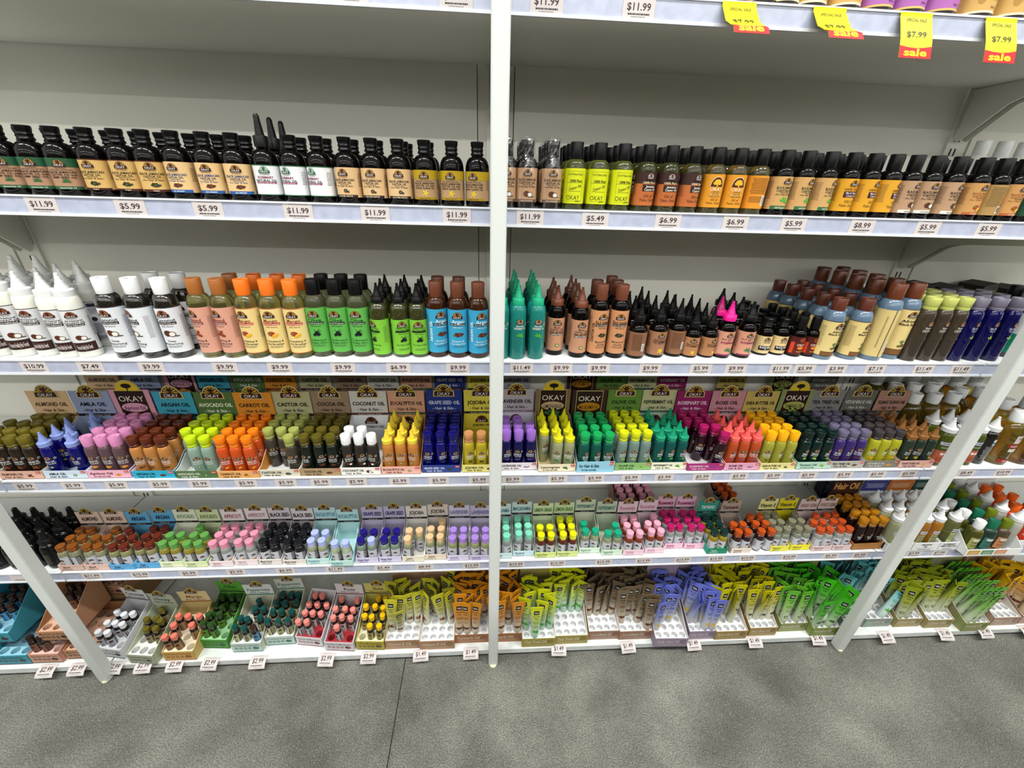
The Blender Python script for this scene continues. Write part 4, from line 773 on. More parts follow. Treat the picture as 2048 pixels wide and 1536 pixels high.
#PART2
# ------------------------------------------------------------------ fifth shelf: small two-column trays of jars
# key: title, left px, right px, v, header/outer colour, title colour, front colour, pic, body, cap, cap words, occupancy, lean, sub
z5 = deck_z(5)
CL = lambda c, t=.8: glass(c, t)
J = [
 ('ALMOND', 121, 172, 1141, '#dcc3b4', '#4a382c', '#dcb8ac', 'almond', CL('#a8ad82'), M('#7a4414', .22), 'brown-lidded', 'XX XX XX'),
 ('ALMOND', 173, 223, 1140, '#dcc3b4', '#4a382c', '#dcb8ac', 'almond', CL('#a8ad82'), M('#7a4414', .22), 'brown-lidded', 'XX XX .X'),
 ('ARGAN', 223, 273, 1140, '#5fa9d4', '#13284a', '#5aa4d6', 'argan', CL('#a5a86a'), M('#5a2114', .22), 'maroon-lidded', 'XX XX X.'),
 ('ARGAN', 274, 323, 1136, '#5fa9d4', '#13284a', '#5aa4d6', 'argan', CL('#a9b4b0'), M('#5a2114', .22), 'maroon-lidded', 'XX XX XX'),
 ('AVOCADO', 324, 369, 1134, '#dfe3cf', '#8aa582', '#dbe3bd', 'leaf', CL('#b0a234'), plast('#5c9a4a'), 'green-lidded', 'XX XX ..'),
 ('AVOCADO', 371, 418, 1134, '#cfdcb0', '#6d8c58', '#d4dfae', 'leaf', CL('#b0a234'), plast('#5c9a4a'), 'green-lidded', 'XX XX X.'),
 ('APRICOT', 420, 470, 1133, '#e2dcdf', '#ad6a7a', '#e8d9da', 'fruit', CL('#b4bab4'), plast('#e08fa8'), 'pink-lidded', 'XX XX XX'),
 ('APRICOT', 471, 519, 1130, '#e2dcdf', '#b08a94', '#e6d6d8', 'fruit', CL('#b4bab4'), plast('#e08fa8'), 'pink-lidded', 'XX XX XX'),
 ('BLACK SEED', 520, 566, 1129, '#d6cdd6', '#1c1a1c', '#dcd6cc', 'seeds', dark('#0c0c12'), plast('#14161c'), 'black-lidded', 'XX XX XX'),
 ('BLACK SEED', 568, 614, 1130, '#dcd8dc', '#1c1a1c', '#e0d9d0', 'seeds', dark('#0c0c12'), plast('#14161c'), 'black-lidded', 'XX XX XX'),
 ('EUCALYPTUS', 616, 660, 1128, '#b9dfe2', '#5a94a8', '#bde0da', 'leaf', CL('#b8c294'), plast('#a9b6ec'), 'pale-blue-lidded', 'XX XX ..'),
 ('EUCALYPTUS', 660, 709, 1132, '#b9e2e4', '#5a94a8', '#bfe4dc', 'leaf', CL('#b9bd6a'), plast('#a9b6ec'), 'pale-blue-lidded', 'XX .. ..'),
 ('GRAPE SEED', 713, 758, 1126, '#c2b9d8', '#262a6a', '#ccc6e0', 'purple', CL('#8fae92'), plast('#1f1478'), 'indigo-lidded', 'XP XX ..'),
 ('GRAPE SEED', 759, 804, 1124, '#c0b7d6', '#262a6a', '#ccc6e0', 'purple', CL('#8fae92'), plast('#1f1478'), 'indigo-lidded', 'XX XX ..'),
 ('JOJOBA', 806, 849, 1123, '#e0ddd8', '#5f4c40', '#e0d8c6', 'seeds', CL('#a9ad7c'), plast('#e0bd90'), 'cream-lidded', 'X. XX ..'),
 ('JOJOBA', 850, 893, 1119, '#d8d2c8', '#5f4c40', '#dccdb6', 'seeds', CL('#a9ad7c'), plast('#e0bd90'), 'cream-lidded', 'XX XX .X'),
 ('LAVENDER', 895, 938, 1121, '#d4cfe2', '#7a74ac', '#d6cfe6', 'purple', CL('#b4ba7a'), plast('#a885dc'), 'lilac-lidded', 'XX XX ..'),
 ('LAVENDER', 939, 982, 1121, '#c8c2da', '#7a74ac', '#c9c2de', 'purple', CL('#b4ba7a'), plast('#a885dc'), 'lilac-lidded', 'XX XX ..'),
 ('MACADAMIA', 981, 1024, 1117, '#d5e4e6', '#4a8a9a', '#cfe6e8', 'leaf', CL('#a8b4b0'), plast('#7fd9ba'), 'mint-lidded', 'XX XX XX'),
 ('MACADAMIA', 1026, 1067, 1112, '#d2e2e4', '#3f7f90', '#c6e0ea', 'leaf', CL('#a8b4b0'), plast('#7fd9ba'), 'mint-lidded', 'XX XX XX'),
 ('LEMON GRASS', 1069, 1112, 1115, '#cfe2b4', '#4a7a3a', '#d2e08a', 'fern', dark('#4c1c0c'), plast('#dfe312'), 'yellow-lidded', 'XX XX ..'),
 ('LEMON GRASS', 1113, 1155, 1113, '#c4d8ac', '#4a7a3a', '#cfdf8e', 'fern', dark('#4c1c0c'), plast('#dfe312'), 'yellow-lidded', 'XX XX XX'),
 ('PEPPERMINT', 1157, 1199, 1106, '#cfd8c0', '#5a8a7a', '#cfe2cf', 'leaf', CL('#a9ac82'), plast('#13a07a'), 'sea-green-lidded', 'XX X. ..'),
 ('PEPPERMINT', 1201, 1244, 1110, '#bccbb4', '#5a8a7a', '#cde0cc', 'leaf', CL('#a9ac82'), plast('#13a07a'), 'sea-green-lidded', 'XX .X ..'),
 ('Rosehip', 1245, 1286, 1110, '#dcc6ce', '#c98aa4', '#e6c6d4', 'flower', dark('#6a2c14'), plast('#e8a4bc'), 'rose-pink-lidded', 'XX XX XX'),
 ('Rosehip', 1288, 1327, 1106, '#dac4cc', '#c98aa4', '#e6c8d6', 'flower', dark('#6a2c14'), plast('#e8a4bc'), 'rose-pink-lidded', 'XX XX .X'),
 ('Rosemary', 1328, 1363, 1097, '#d6a8c0', '#84144c', '#e6b6cc', 'purple', CL('#b4bab6'), plast('#b0145e'), 'crimson-lidded', 'XX XX XX'),
 ('Rosemary', 1365, 1408, 1097, '#dab0c8', '#94205c', '#e6b8ce', 'purple', CL('#b4bab6'), plast('#b0145e'), 'crimson-lidded', 'XX XX XX'),
 ('TAMANU', 1412, 1453, 1107, '#2a9482', '#e6f2ee', '#12805c', 'leaf', CL('#b59a1c'), M('#0c2a28', .2), 'dark-teal-lidded', 'XX XX XX'),
 ('Turmeric', 1459, 1500, 1107, '#a8988c', '#5f3020', '#e0d3c8', 'fruit', dark('#240c0a'), plast('#b24a14'), 'rust-lidded', 'XX XX ..'),
 ('Vitamin E', 1538, 1575, 1102, '#dcd892', '#54542c', '#dcd94a', 'fruit', CL('#96a08c'), M('#6f6c58', .3), 'grey-lidded', 'XX XX XX'),
 ('Vitamin E', 1578, 1616, 1100, '#d6c91e', '#54542c', '#e0d82c', 'fruit', CL('#96a08c'), M('#6f6c58', .3), 'grey-lidded', 'XX XX .X'),
 ('WHEAT GERM', 1621, 1660, 1102, '#cdb8b8', '#a08074', '#d2bcbc', 'argan', CL('#b8beb4'), plast('#b8481c'), 'orange-lidded', 'XX XX .X'),
 ('WHEAT GERM', 1662, 1698, 1100, '#cdb8b8', '#a08074', '#d2bcbc', 'argan', CL('#b8beb4'), plast('#b8481c'), 'orange-lidded', 'XX XX XX'),
]
def jar_art(p, dk='#1c1a1a'):
    a = Art(); a.rect(-.0155, .0155, 0, .040, '#c9cdd6', 1); logo(a, 0, .026, .0105, '#8a4a34', '#3a1c18', l=2, pure=False, tree=False); pic(a, .001, .0135, .011, p, 2)
    a.rect(.0155, .026, 0, .040, dk, 1).lines(.0205, .037, .009, 16, '#d8d8d8').lines(0, .006, .02, 2, '#333333'); a.rect(-.026, -.0155, 0, .04, '#d9dbe0', 1).lines(-.0205, .037, .009, 16, '#333333'); return a
seen = {}; jcache = {}
LR = {0: 'left', 1: 'right'}; RW3 = ['front row', 'middle row', 'back row']
P['jarp'] = bottle('jar', CL('#8fae92'), plast('#a9b6ec'), jar_art('purple'), name='jar_bottle', capname='lid')
def jar_tray(w, ti, hc, tc, fc, pc, dp=.103):
    tr = tray(w, dp, .022, .076, .080, .124, hc, hc, hc, ti, tc, sub='', strip=('#2b2c2e' if ti not in ('x',) else '#555555', '100% Pure Oil'), p=None, front=fc, cw=.032, title_h=.42, newc=None, subfront='100% Pure Oil', ft=ti.title(), purel=False)
    return tr
for (ti, ua, ub, v, hc, tc, fc, pc, body, cap, cw_, occ) in J:
    A = onZ(ua, v, z5); B = onZ(ub, v, z5); w_ = min(max(B.x-A.x, .058), .0635); cx = (A.x+B.x)/2; y0 = max((A.y+B.y)/2, LIPY-.004)
    k = seen.get(ti, 0); seen[ti] = k+1; nm = ti.lower(); twin = sum(1 for q in J if q[0] == ti) > 1
    nth = ('left ' if k == 0 else 'right ') if twin else ''
    inst(jar_tray(w_, ti, hc, tc, fc, pc), (cx, y0, z5), 0, '%s%s tray with two columns of jars, fifth shelf' % (nth, nm), 'display box', 'small jar trays on the fifth shelf')
    kk = (cw_, ti); 
    if kk not in jcache: jcache[kk] = bottle('jar', body, cap, jar_art(pc), name='jar_bottle', capname='lid')
    for j, row in enumerate(occ.split()):
        for i, c in enumerate(row):
            if c == '.': continue
            t = P['jarp'] if c == 'P' else jcache[kk]; cwd = 'pale-blue-lidded stray' if c == 'P' else cw_
            inst(t, (cx+(i-.5)*(w_-.0028)/2, y0+.0165+.0302*j, z5+.0014), random.uniform(-.7, .7), '%s %s oil jar in the %s%s tray, %s, %s side' % (cwd, nm, nth, 'row-end' if False else nm, RW3[j], LR[i]), 'bottle', '%s oil jars' % nm)
# jars and trays standing loose or at the back
for i, u in enumerate((1512, 1532)):
    x = onZ(u, 1098, z5).x; inst(jcache[('rust-lidded', 'Turmeric')], (x-.002, .086, z5), .3, 'rust-lidded turmeric jar standing loose beside its tray, %s' % ('nearer the tray' if i == 0 else 'nearer the yellow tray'), 'bottle', 'loose turmeric jars')
    for j in (1, 2): inst(jcache[('rust-lidded', 'Turmeric')], (x-.002, .086+.0305*j, z5), 0, 'rust-lidded turmeric jar loose on the shelf, rank %s behind %s' % (('one', 'two')[j-1], 'the tray side' if i == 0 else 'the yellow tray side'), 'bottle', 'loose turmeric jars')
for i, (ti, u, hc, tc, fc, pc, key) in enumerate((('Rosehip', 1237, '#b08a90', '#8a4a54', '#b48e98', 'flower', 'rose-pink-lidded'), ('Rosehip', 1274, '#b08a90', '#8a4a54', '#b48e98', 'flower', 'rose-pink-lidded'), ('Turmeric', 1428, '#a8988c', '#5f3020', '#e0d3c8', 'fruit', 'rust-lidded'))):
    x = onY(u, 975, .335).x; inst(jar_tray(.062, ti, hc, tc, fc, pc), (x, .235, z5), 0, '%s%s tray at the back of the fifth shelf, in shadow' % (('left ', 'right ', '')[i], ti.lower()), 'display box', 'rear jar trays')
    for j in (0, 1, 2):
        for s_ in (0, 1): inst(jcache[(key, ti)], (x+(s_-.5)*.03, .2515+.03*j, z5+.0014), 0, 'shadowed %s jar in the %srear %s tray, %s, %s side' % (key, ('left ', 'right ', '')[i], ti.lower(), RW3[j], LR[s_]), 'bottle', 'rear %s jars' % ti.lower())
# brown tray with amber flip caps
A = onZ(1701, 1099, z5); cx = A.x+.05
tr = tray(.0985, .142, .026, .104, .108, .19, '#a87434', '#9a6426', '#3b1d14', 'Hair Oil', '#d9a45c', sub='', p=None, front='#a8743a', ft='', subfront='', newc=None, crest_on=False, title_h=.3, purel=False)
inst(tr, (cx, A.y, z5), .02, 'brown and copper tray with three columns of amber-capped bottles', 'display box')
ab = bottle('two', M('#1c0c0a', .06, .2), M('#b87a14', .25, .3), screen_art('two', [('HAIR OIL', .13)], None), name='sample_bottle')
for j in range(4):
    for i in range(3): inst(ab, (cx+(i-1)*.032, A.y+.02+.0335*j, z5+.0014), .2, 'amber-capped dark bottle in the copper tray, %s, %s' % (RW4[j], POS3[i]), 'bottle', 'amber-capped bottles in the copper tray')
# carton behind it
mb = MB(); mb.box(-.03, .03, 0, .05, 0, .16, card('#23273f')); a = Art(); a.lines(0, .15, .05, 14, '#a9b0cc', .009, .003); a.into(mb, flat((0, 0, 0)))
inst(('carton', mb.mesh('carton'), []), (onY(1655, 1000, .3).x, .3, z5), -.3, 'dark navy carton with pale print leaning at the back behind the wheat germ trays', 'carton')
# white trays of the next bay
def white_tray(w, dp, title, sub, hc=None, hh=.2, stripes=True, tcol='#2b2f33'):
    t = MB(); T = .0014; c = card('#dfe2e3')
    t.box(-w/2, w/2, 0, dp, 0, T, c)
    for x in (-w/2, w/2-T): t.prism([(0, T), (0, .034), (dp*.25, .04), (dp, .11), (dp, T)], 'x', x, x+T, c)
    t.box(-w/2+T, w/2-T, dp-T, dp, T, .12, c)
    fr = MB(); fr.box(-w/2-.0003, w/2+.0003, -.0009, T*.5, 0, .034, c); a = Art(); a.text(title[0], 0, .026, .0062, tcol, 2, w*.86, .02)
    if len(title) > 1: a.text(title[1], 0, .018, .0062, tcol, 2, w*.86, .02)
    a.lines(0, .0115, w*.7, 1, tcol); a.rect(-w*.25, w*.25, .004, .006, tcol, 2); a.into(fr, flat((0, -.0009, 0)))
    if stripes:
        s_ = Art()
        for i in range(7): s_.rect(-.012-i*.010, -.007-i*.010, .004, .03, '#26282a', 1)
        s_.into(fr, flat((-w/2-.0002, 0, 0), (0, -1, 0), (0, 0, 1)))
    ch = [('front_panel', fr.mesh('front'), [])]
    if hc:
        H = MB(); H.box(-w/2, w/2, dp-T*2.2, dp-T*1.2, .12, hh, card(hc[0])); a = Art(); a.text(hc[1], 0, .05, .012, hc[2], 1, w*.9, .02); a.lines(0, .03, w*.8, 4, hc[2], .005, .002, 1); a.into(H, flat((0, dp-T*2.2, .12))); ch.append(('header_card', H.mesh('header'), []))
    return ('display_tray', t.mesh('tray'), ch)
def upjar(c, w=.0195):
    return bottle('gift', glass(c, .8), plast('#e3e6e8'), Art().rect(-.014, .014, .052, .064, '#d4d6dc', 1).text('PURE OIL', 0, .058, .005, '#333344', 2, .024).rect(-.014, .014, .012, .048, '#a7a878', 1).text('JOJOBA', 0, .04, .006, '#3c3c2c', 2, .024).lines(0, .033, .022, 9, '#4a4a3a').ell(0, .012, .004, .003, '#e6e6e0', 2), name='nozzle_bottle', capname='nozzle_cap')
NB = [(1.245, 'SUPER', '#c9cf98', ('#3a3f86', 'KNOWN TO PROMOTE', '#c9cde8'), 'blue-backed white tray'), (1.336, 'ORANGE', '#c9781c', ('#b86a2c', 'ORANGE OIL', '#e6d2b8'), 'orange-backed white tray behind the slanting post'), (1.427, 'ROSEMARY', '#b9c068', ('#23403a', 'ROSEMARY', '#b9ccc4'), 'white rosemary mint biotin tray')]
for q, (x0, nm, c, hc, desc) in enumerate(NB):
    w_ = .087 if q < 2 else .0625; cx = x0+w_/2
    inst(white_tray(w_, .15, ('ROSEMARY', 'MINT-BIOTIN') if q == 2 else (('HAIR', 'OIL') if q == 0 else ('ORANGE', 'OIL')), '', hc), (cx, .06, z5), 0, desc+' with striped side', 'display box', 'white trays of the next bay')
    t = upjar(c) if q < 2 else bottle('gift', clear('#c3c774'), plast('#e3e6e8'), Art().rect(-.012, .016, .06, .072, '#c9cbd6', 1).text('PURE OIL', 0, .066, .005, '#333344', 2, .024).rect(-.012, .016, .012, .056, '#b9c486', 1).lines(0, .05, .026, 14, '#5a6a3a'), name='nozzle_bottle', capname='nozzle_cap')
    cols = 2 if q < 2 else 1
    for j in range(3):
        for i in range(cols): inst(t, (cx+(i-(cols-1)/2)*.043, .085+.045*j, z5+.0016), .1, 'white-nozzled oil bottle in the %s, %s%s' % (desc.split(' behind')[0], RW3[j], '' if cols == 1 else ', %s side' % LR[i]), 'bottle', 'white-nozzled oil bottles')
# mixed tray jutting over the edge
mw = .19; t = MB(); c = card('#e4e6e6'); t.box(-mw/2, mw/2, 0, .25, 0, .0014, c)
for x in (-mw/2, mw/2-.0014): t.prism([(0, 0), (0, .026), (.05, .07), (.25, .075), (.25, 0)], 'x', x, x+.0014, c)
t.box(-mw/2, mw/2, .2486, .25, 0, .13, c)
fr = MB(); fr.box(-mw/2, mw/2, -.001, .0004, 0, .026, c); a = Art()
for i, cc in enumerate(('#d0a016', '#4a9068', '#d99464')): a.rect(-mw/2+.008+i*.046, -mw/2+.048+i*.046, .004, .022, cc, 1); a.lines(-mw/2+.028+i*.046, .016, .03, 3, '#f0e6d0', .004, .0015, 2)
a.into(fr, flat((0, -.001, 0)))
inst(('display_tray', t.mesh('tray'), [('front_panel', fr.mesh('front'), [])]), (1.587, .036, z5), 0, 'wide white tray with yellow, green and peach patches jutting over the shelf edge', 'display box')
MC = [(1.520, 'almond', clear('#c9c44a'), M('#d9dcdc', .3), '#a8aa60', 'white-capped'), (1.566, 'green', clear('#5a9c8e'), plast('#116b50'), '#3f7a6c', 'forest-green-capped'), (1.612, 'peach', clear('#c9b48a'), plast('#6a7a14'), '#c98a5a', 'olive-green-capped')]
for (x, nm, body, cap, lc, cwd) in MC:
    t = bottle('slim', body, cap, Art().rect(-.018, .018, .006, .05, lc, 1).rect(-.012, .012, .038, .046, '#d2d4d4', 2).text(nm.upper(), 0, .032, .006, '#22302a', 2, .026).lines(0, .024, .026, 6, '#33403a'), name='oil_bottle')
    for j in range(5):
        inst(t, (x, .064+.0445*j, z5+.0016), 0, '%s bottle in the wide white patched tray, %s' % (cwd, (RW3[:1]+['second row', 'third row', 'fourth row', 'back row'])[j]), 'bottle', cwd+' bottles')
nzw = bottle('gift', glass('#b9bcb0', .5), plast('#e6e9ea'), None, name='nozzle_bottle', capname='nozzle_cap')
for j in range(5): inst(nzw, (1.658, .075+.045*j, z5+.0016), 0, 'white-nozzled clear bottle beside the olive-green caps, %s' % ['front row', 'second row', 'third row', 'fourth row', 'back row'][j], 'bottle', 'white-nozzled clear bottles')
t = bottle('slim', M('#d2401c', .1, .3), plast('#f06a1c'), Art().rect(-.02, .02, .01, .05, '#c23c22', 1).text('Carrot', 0, .036, .008, '#f0d8cc', 2, .03), name='oil_bottle')
inst(white_tray(.11, .2, ('CARROT', 'OIL'), '', ('#d6bfbc', 'Carrot Oil', '#3c2c30'), stripes=False), (1.75, .06, z5), 0, 'white tray with carrot oil header and orange caps at the photo edge', 'display box')
for j in range(4):
    for i in range(2): inst(t, (1.727+.046*i, .088+.0445*j, z5+.0016), 0, 'orange flip-cap carrot bottle at the photo edge, %s, %s side' % (RW4[j], LR[i]), 'bottle', 'orange flip-cap carrot bottles')
# black dropper bottles beyond the left post
db = bottle('droppr', M('#0a0a0b', .14), M('#0e0e10', .35), Art().rect(-.02, .02, 0, .05, '#131314', 1).lines(0, .042, .028, 7, '#8a8478', .005, .0012), name='dropper_bottle', capname='dropper_cap')
BX = [-1.253, -1.302, -1.352, -1.402, -1.452]
for j in range(3):
    for i, x in enumerate(BX+[-1.5, -1.55]):
        inst(db, (x-.003*j, .096+.0455*j, z5), random.uniform(-.5, .5), 'matt black dropper bottle, %s, column %s from the almond trays' % ((RW4[:3]+['fourth row', 'fifth row', 'back row'])[j], ORD[i]), 'bottle', 'matt black dropper bottles')

# fourth shelf beyond the right post, and at the far left
gb = bottle('gift', M('#5c6a1c', .06, .55), plast('#e6e9ec'), Art().rect(-.02, .02, .06, .07, '#c3c8e0', 1).text('ROSEMARY', 0, .065, .004, '#333355', 2, .03).lines(0, .054, .03, 3, '#d6dcc0').rect(-.03, .03, .002, .042, '#b8644a', 1).lines(0, .02, .03, 9, '#7a3424').ell(-.006, .032, .004, .004, '#f0e6e0', 2).ell(.003, .032, .004, .004, '#f0e6e0', 2).ell(.012, .032, .004, .004, '#f0e6e0', 2), name='nozzle_bottle', capname='nozzle_cap')
for j in range(2):
    for i in range(3): inst(gb, (1.273+.047*i, .095+.047*j, z4), 0, 'olive-green bottle with white nozzle beside the ylang tray, %s row, %s one' % (('front', 'second')[j], ['first', 'second', 'third'][i]), 'bottle', 'olive-green nozzle bottles')
bkb = bottle('gift', dark('#0f0c0c'), plast('#e3e6e8'), Art().rect(-.001, .012, .066, .075, '#dfe2e6', 1).rect(-.001, .01, .054, .063, '#8ec3e6', 1).lines(.002, .05, .03, 12, '#cfcfcf', .0034, .001), name='nozzle_bottle', capname='flip_cap')
inst(bkb, (1.412, .1, z4), 0, 'black bottle with white cap and small blue square, right of the slanting post', 'bottle')
P['big_y'] = bottle('sixteen', clear('#d9c04a'), M('#dfe2e4', .3), Art().rect(.002, .03, .05, .075, '#c9c4bc', 1).text('PURE', .016, .066, .005, '#5a5048', 2, .02).rect(-.005, .03, .035, .048, '#8f2a24', 2).text('ALMOND', .012, .041, .006, '#e6d6cc', 3, .026).rect(.0, .026, .022, .032, '#d6d6cc', 2).rect(-.01, .026, -.015, -.004, '#9a2f28', 2).text('OIL', .008, -.0095, .006, '#e6d6cc', 3), name='oil_bottle', capname='flip_cap')
P['big_a'] = bottle('sixteen', clear('#a8701a'), M('#dfe2e4', .3), Art().rect(.002, .03, .05, .075, '#b9a890', 1).rect(-.005, .03, .035, .048, '#7a2a1c', 2), name='oil_bottle', capname='flip_cap')
for (x, y, k, d) in ((1.475, .105, 'big_y', 'large yellow oil bottle with white flip cap, front rank by the slanting post'), (1.548, .105, 'big_a', 'large amber oil bottle with white flip cap next to the yellow one'), (1.622, .105, 'big_y', 'large yellow oil bottle cut by the photo edge'),
                     (1.452, .178, 'big_y', 'large yellow oil bottle directly behind the first large yellow one'), (1.524, .178, 'big_y', 'large yellow oil bottle in the second rank behind the amber one'), (1.60, .178, 'big_a', 'large amber oil bottle in the second rank at the photo edge')):
    inst(P[k], (x, y, z4), -.3, d, 'bottle', 'large oil bottles with white flip caps')
for j, y in enumerate((.215, .28, .345)):
    for i, x in enumerate((1.272, 1.335, 1.398)):
        inst(P['big_y'], (x, y, z4), .5, 'shadowed large oil bottle with grey-white cap behind the nozzle bottles, rank %s, %s one' % (ORD[j], ORD[i]), 'bottle', 'large oil bottles at the back')
for j, y in enumerate((.251, .324)):
    for i, x in enumerate((1.462, 1.53, 1.598)):
        inst(P['big_y' if i != 1 else 'big_a'], (x, y, z4), .5, 'large oil bottle in deep shadow beyond the slanting post, rank %s, %s one' % (ORD[j], ORD[i]), 'bottle', 'large oil bottles at the back')
fl = bottle('two', dark('#12100e'), M('#6f6417', .3, .25), None, name='sample_bottle')
for j in range(3): inst(fl, (-1.246-.002*j, .1+.033*j, z4), 0, 'olive-brown-capped dark bottle cut by the photo edge left of the almond tray, %s' % RW4[j], 'bottle', 'dark bottles left of the almond tray')
for i, (x, y) in enumerate(((-1.243, .25),)):
    inst(P['rosk'] if i else db, (x, y, z4), 0, 'black dropper bottle standing behind the almond tray', 'bottle', None)

# ------------------------------------------------------------------ base shelf: trays with punched decks
z6 = deck_z(6)
def deck_mesh(w, d, cols, rows, r, z, col, y_off=0., hd=.02):
    mb = MB(); m = card(col); cw, cd_ = w/cols, d/rows; n = 16
    for i in range(cols):
        for j in range(rows):
            cx, cy = -w/2+cw*(i+.5), y_off+cd_*(j+.5); ring = []; sq = []
            for k in range(n):
                a = 2*math.pi*(k+.5)/n; c_, s_ = math.cos(a), math.sin(a); ring.append((cx+r*c_, cy+r*s_)); q = 1/max(abs(c_), abs(s_)); sq.append((cx+cw/2*c_*q, cy+cd_/2*s_*q))
            vs = [(x, y, z) for x, y in ring]+[(x, y, z) for x, y in sq]+[(x, y, z-hd) for x, y in ring]
            fs = [tuple(range(2*n, 3*n))]
            for k in range(n):
                l = (k+1) % n; fs.append((k, k+n, l+n, l)); fs.append((k, l, l+2*n, k+2*n))
            # corners of the cell
            cs = [(cx+cw/2*sx, cy+cd_/2*sy, z) for sx, sy in ((1, 1), (-1, 1), (-1, -1), (1, -1))]
            b = len(vs); vs += cs
            for q, k in enumerate((1, 5, 9, 13)): fs.append((k+n, b+q, (k+1) % n+n))
            mb.add(vs, fs, m)
    return mb.mesh('deck', False)
def punched(w, dp, hf, hb, cols, rows, hole, outer, inner, deckc, header, front, side_txt=None, cut=True):
    """header = (z0, z1, colour, title, sub, text colour, strip colour, crest?) ; front = (colour, art builder)"""
    T = .0014; o, i = card(outer) if isinstance(outer, str) else outer, card(inner); t = MB()
    t.box(-w/2, w/2, 0, dp, 0, T, i)
    for x in (-w/2, w/2-T):
        t.prism([(0, T), (0, hf), (.012, hf*1.08), (dp, hb), (dp, T)], 'x', x, x+T, i)
    for sx in (-1, 1): t.prism([(0, 0), (0, hf), (.012, hf*1.08), (dp, hb*.995), (dp, 0)], 'x', sx*(w/2+.0003)-.0003, sx*(w/2+.0003)+.0003, o)
    t.box(-w/2+T, w/2-T, dp-T, dp, T, max(hb, header[0] if header else hb), i)
    fr = MB(); fr.box(-w/2-.0006, w/2+.0006, -.0009, T*.4, 0, hf, o if front[0] is None else card(front[0])); a = Art(); front[1](a, w, hf); a.into(fr, flat((0, -.0009, 0)))
    if side_txt:
        s_ = Art(); s_.text(side_txt[0], dp*.56, hf*.55+dp*.2, .014, side_txt[1], 1, dp*.7, .03, rot=.55); s_.into(fr, flat((w/2+.0006, 0, 0), (0, 1, 0), (0, 0, 1)))
    ch = [('front_panel', fr.mesh('front'), []), ('punched_deck', deck_mesh(w-2*T, dp-2*T-.001, cols, rows, hole, hf-.004, deckc, T, .032 if cols == 3 else .017), [])]
    if header:
        z0, z1, hc, ti, sub, tc, sc, cr_ = header; H = MB(); y = dp-T*2.4
        n = 6; curl = .005 if cr_ else .002
        pts = [(y-curl*(k/n)**2, z0+(z1-z0)*k/n) for k in range(n+1)]; hm = hc if not isinstance(hc, str) else card(hc)
        H.prism(pts+[(p[0]+.0011, p[1]) for p in reversed(pts)], 'x', -w/2, w/2, hm)
        def fn(x, yy, d): k = yy/(z1-z0); return (x, y-curl*max(k, 0)**2-.0002-d, z0+yy)
        hh = z1-z0; a = Art()
        if cr_: 
            a.text('Pure Naturals', 0, hh*.74, hh*.08, '#6a5a50', 1, w*.5, .005); a.text(ti, 0, hh*.47, hh*.25, tc, 1, w*.8, .012); a.text(sub, 0, hh*.2, hh*.12, tc, 1, w*.84, .01); a.rect(-w/2, w/2, 0, hh*.08, sc, 1)
        else:
            a.text(ti, 0, hh*.8, .009, tc, 1, w*.8, .0); a.lines(0, hh*.66, w*.85, 4, '#d2c4ae', .005, .0014, 1)
        a.into(H, fn)
        if cr_: crest(H, 0, y-curl-.0016, .036, z1-.006)
        ch.append(('header_card', H.mesh('header'), []))
    return ('display_tray', t.mesh('tray'), ch)
def vfront(c1, txt, tc, circ, strip=None):
    def f(a, w, h):
        a.text(txt, 0, h*.76, h*.17, tc, 1, w*.86, .01)
        for i in range(4): a.ell(-w*.36+i*w*.15, h*.42, h*.13, h*.13, circ, 1, 12); a.ell(-w*.36+i*w*.15, h*.42, h*.09, h*.09, c1, 2, 10); a.rect(-w*.36+i*w*.15-h*.05, -w*.36+i*w*.15+h*.05, h*.39, h*.45, circ, 3)
        a.ell(w*.3, h*.42, h*.24, h*.14, circ, 1, 10); a.ell(w*.26, h*.5, h*.1, h*.1, tc, 2, 8); a.lines(0, h*.19, w*.8, 1, tc); a.rect(-w/2, w/2, 0, h*.09, strip or circ, 1)
    return f
def vial(capc, labc, txtc='#4a3a34', capm=None):
    return bottle('vial', dark('#140d0b'), capm or plast(capc), Art().rect(-.031, .031, 0, .040, labc, 1).ell(-.002, .031, .005, .004, '#5a2f24', 2, 9).rect(-.007, .003, .026, .029, '#4a2a22', 3).text('Shine', -.002, .021, .0028, txtc, 2, .012).lines(-.002, .016, .012, 7, txtc).rect(.009, .012, .003, .037, txtc, 2).rect(.014, .0155, .003, .037, txtc, 2), name='mini_bottle', capname='lid')
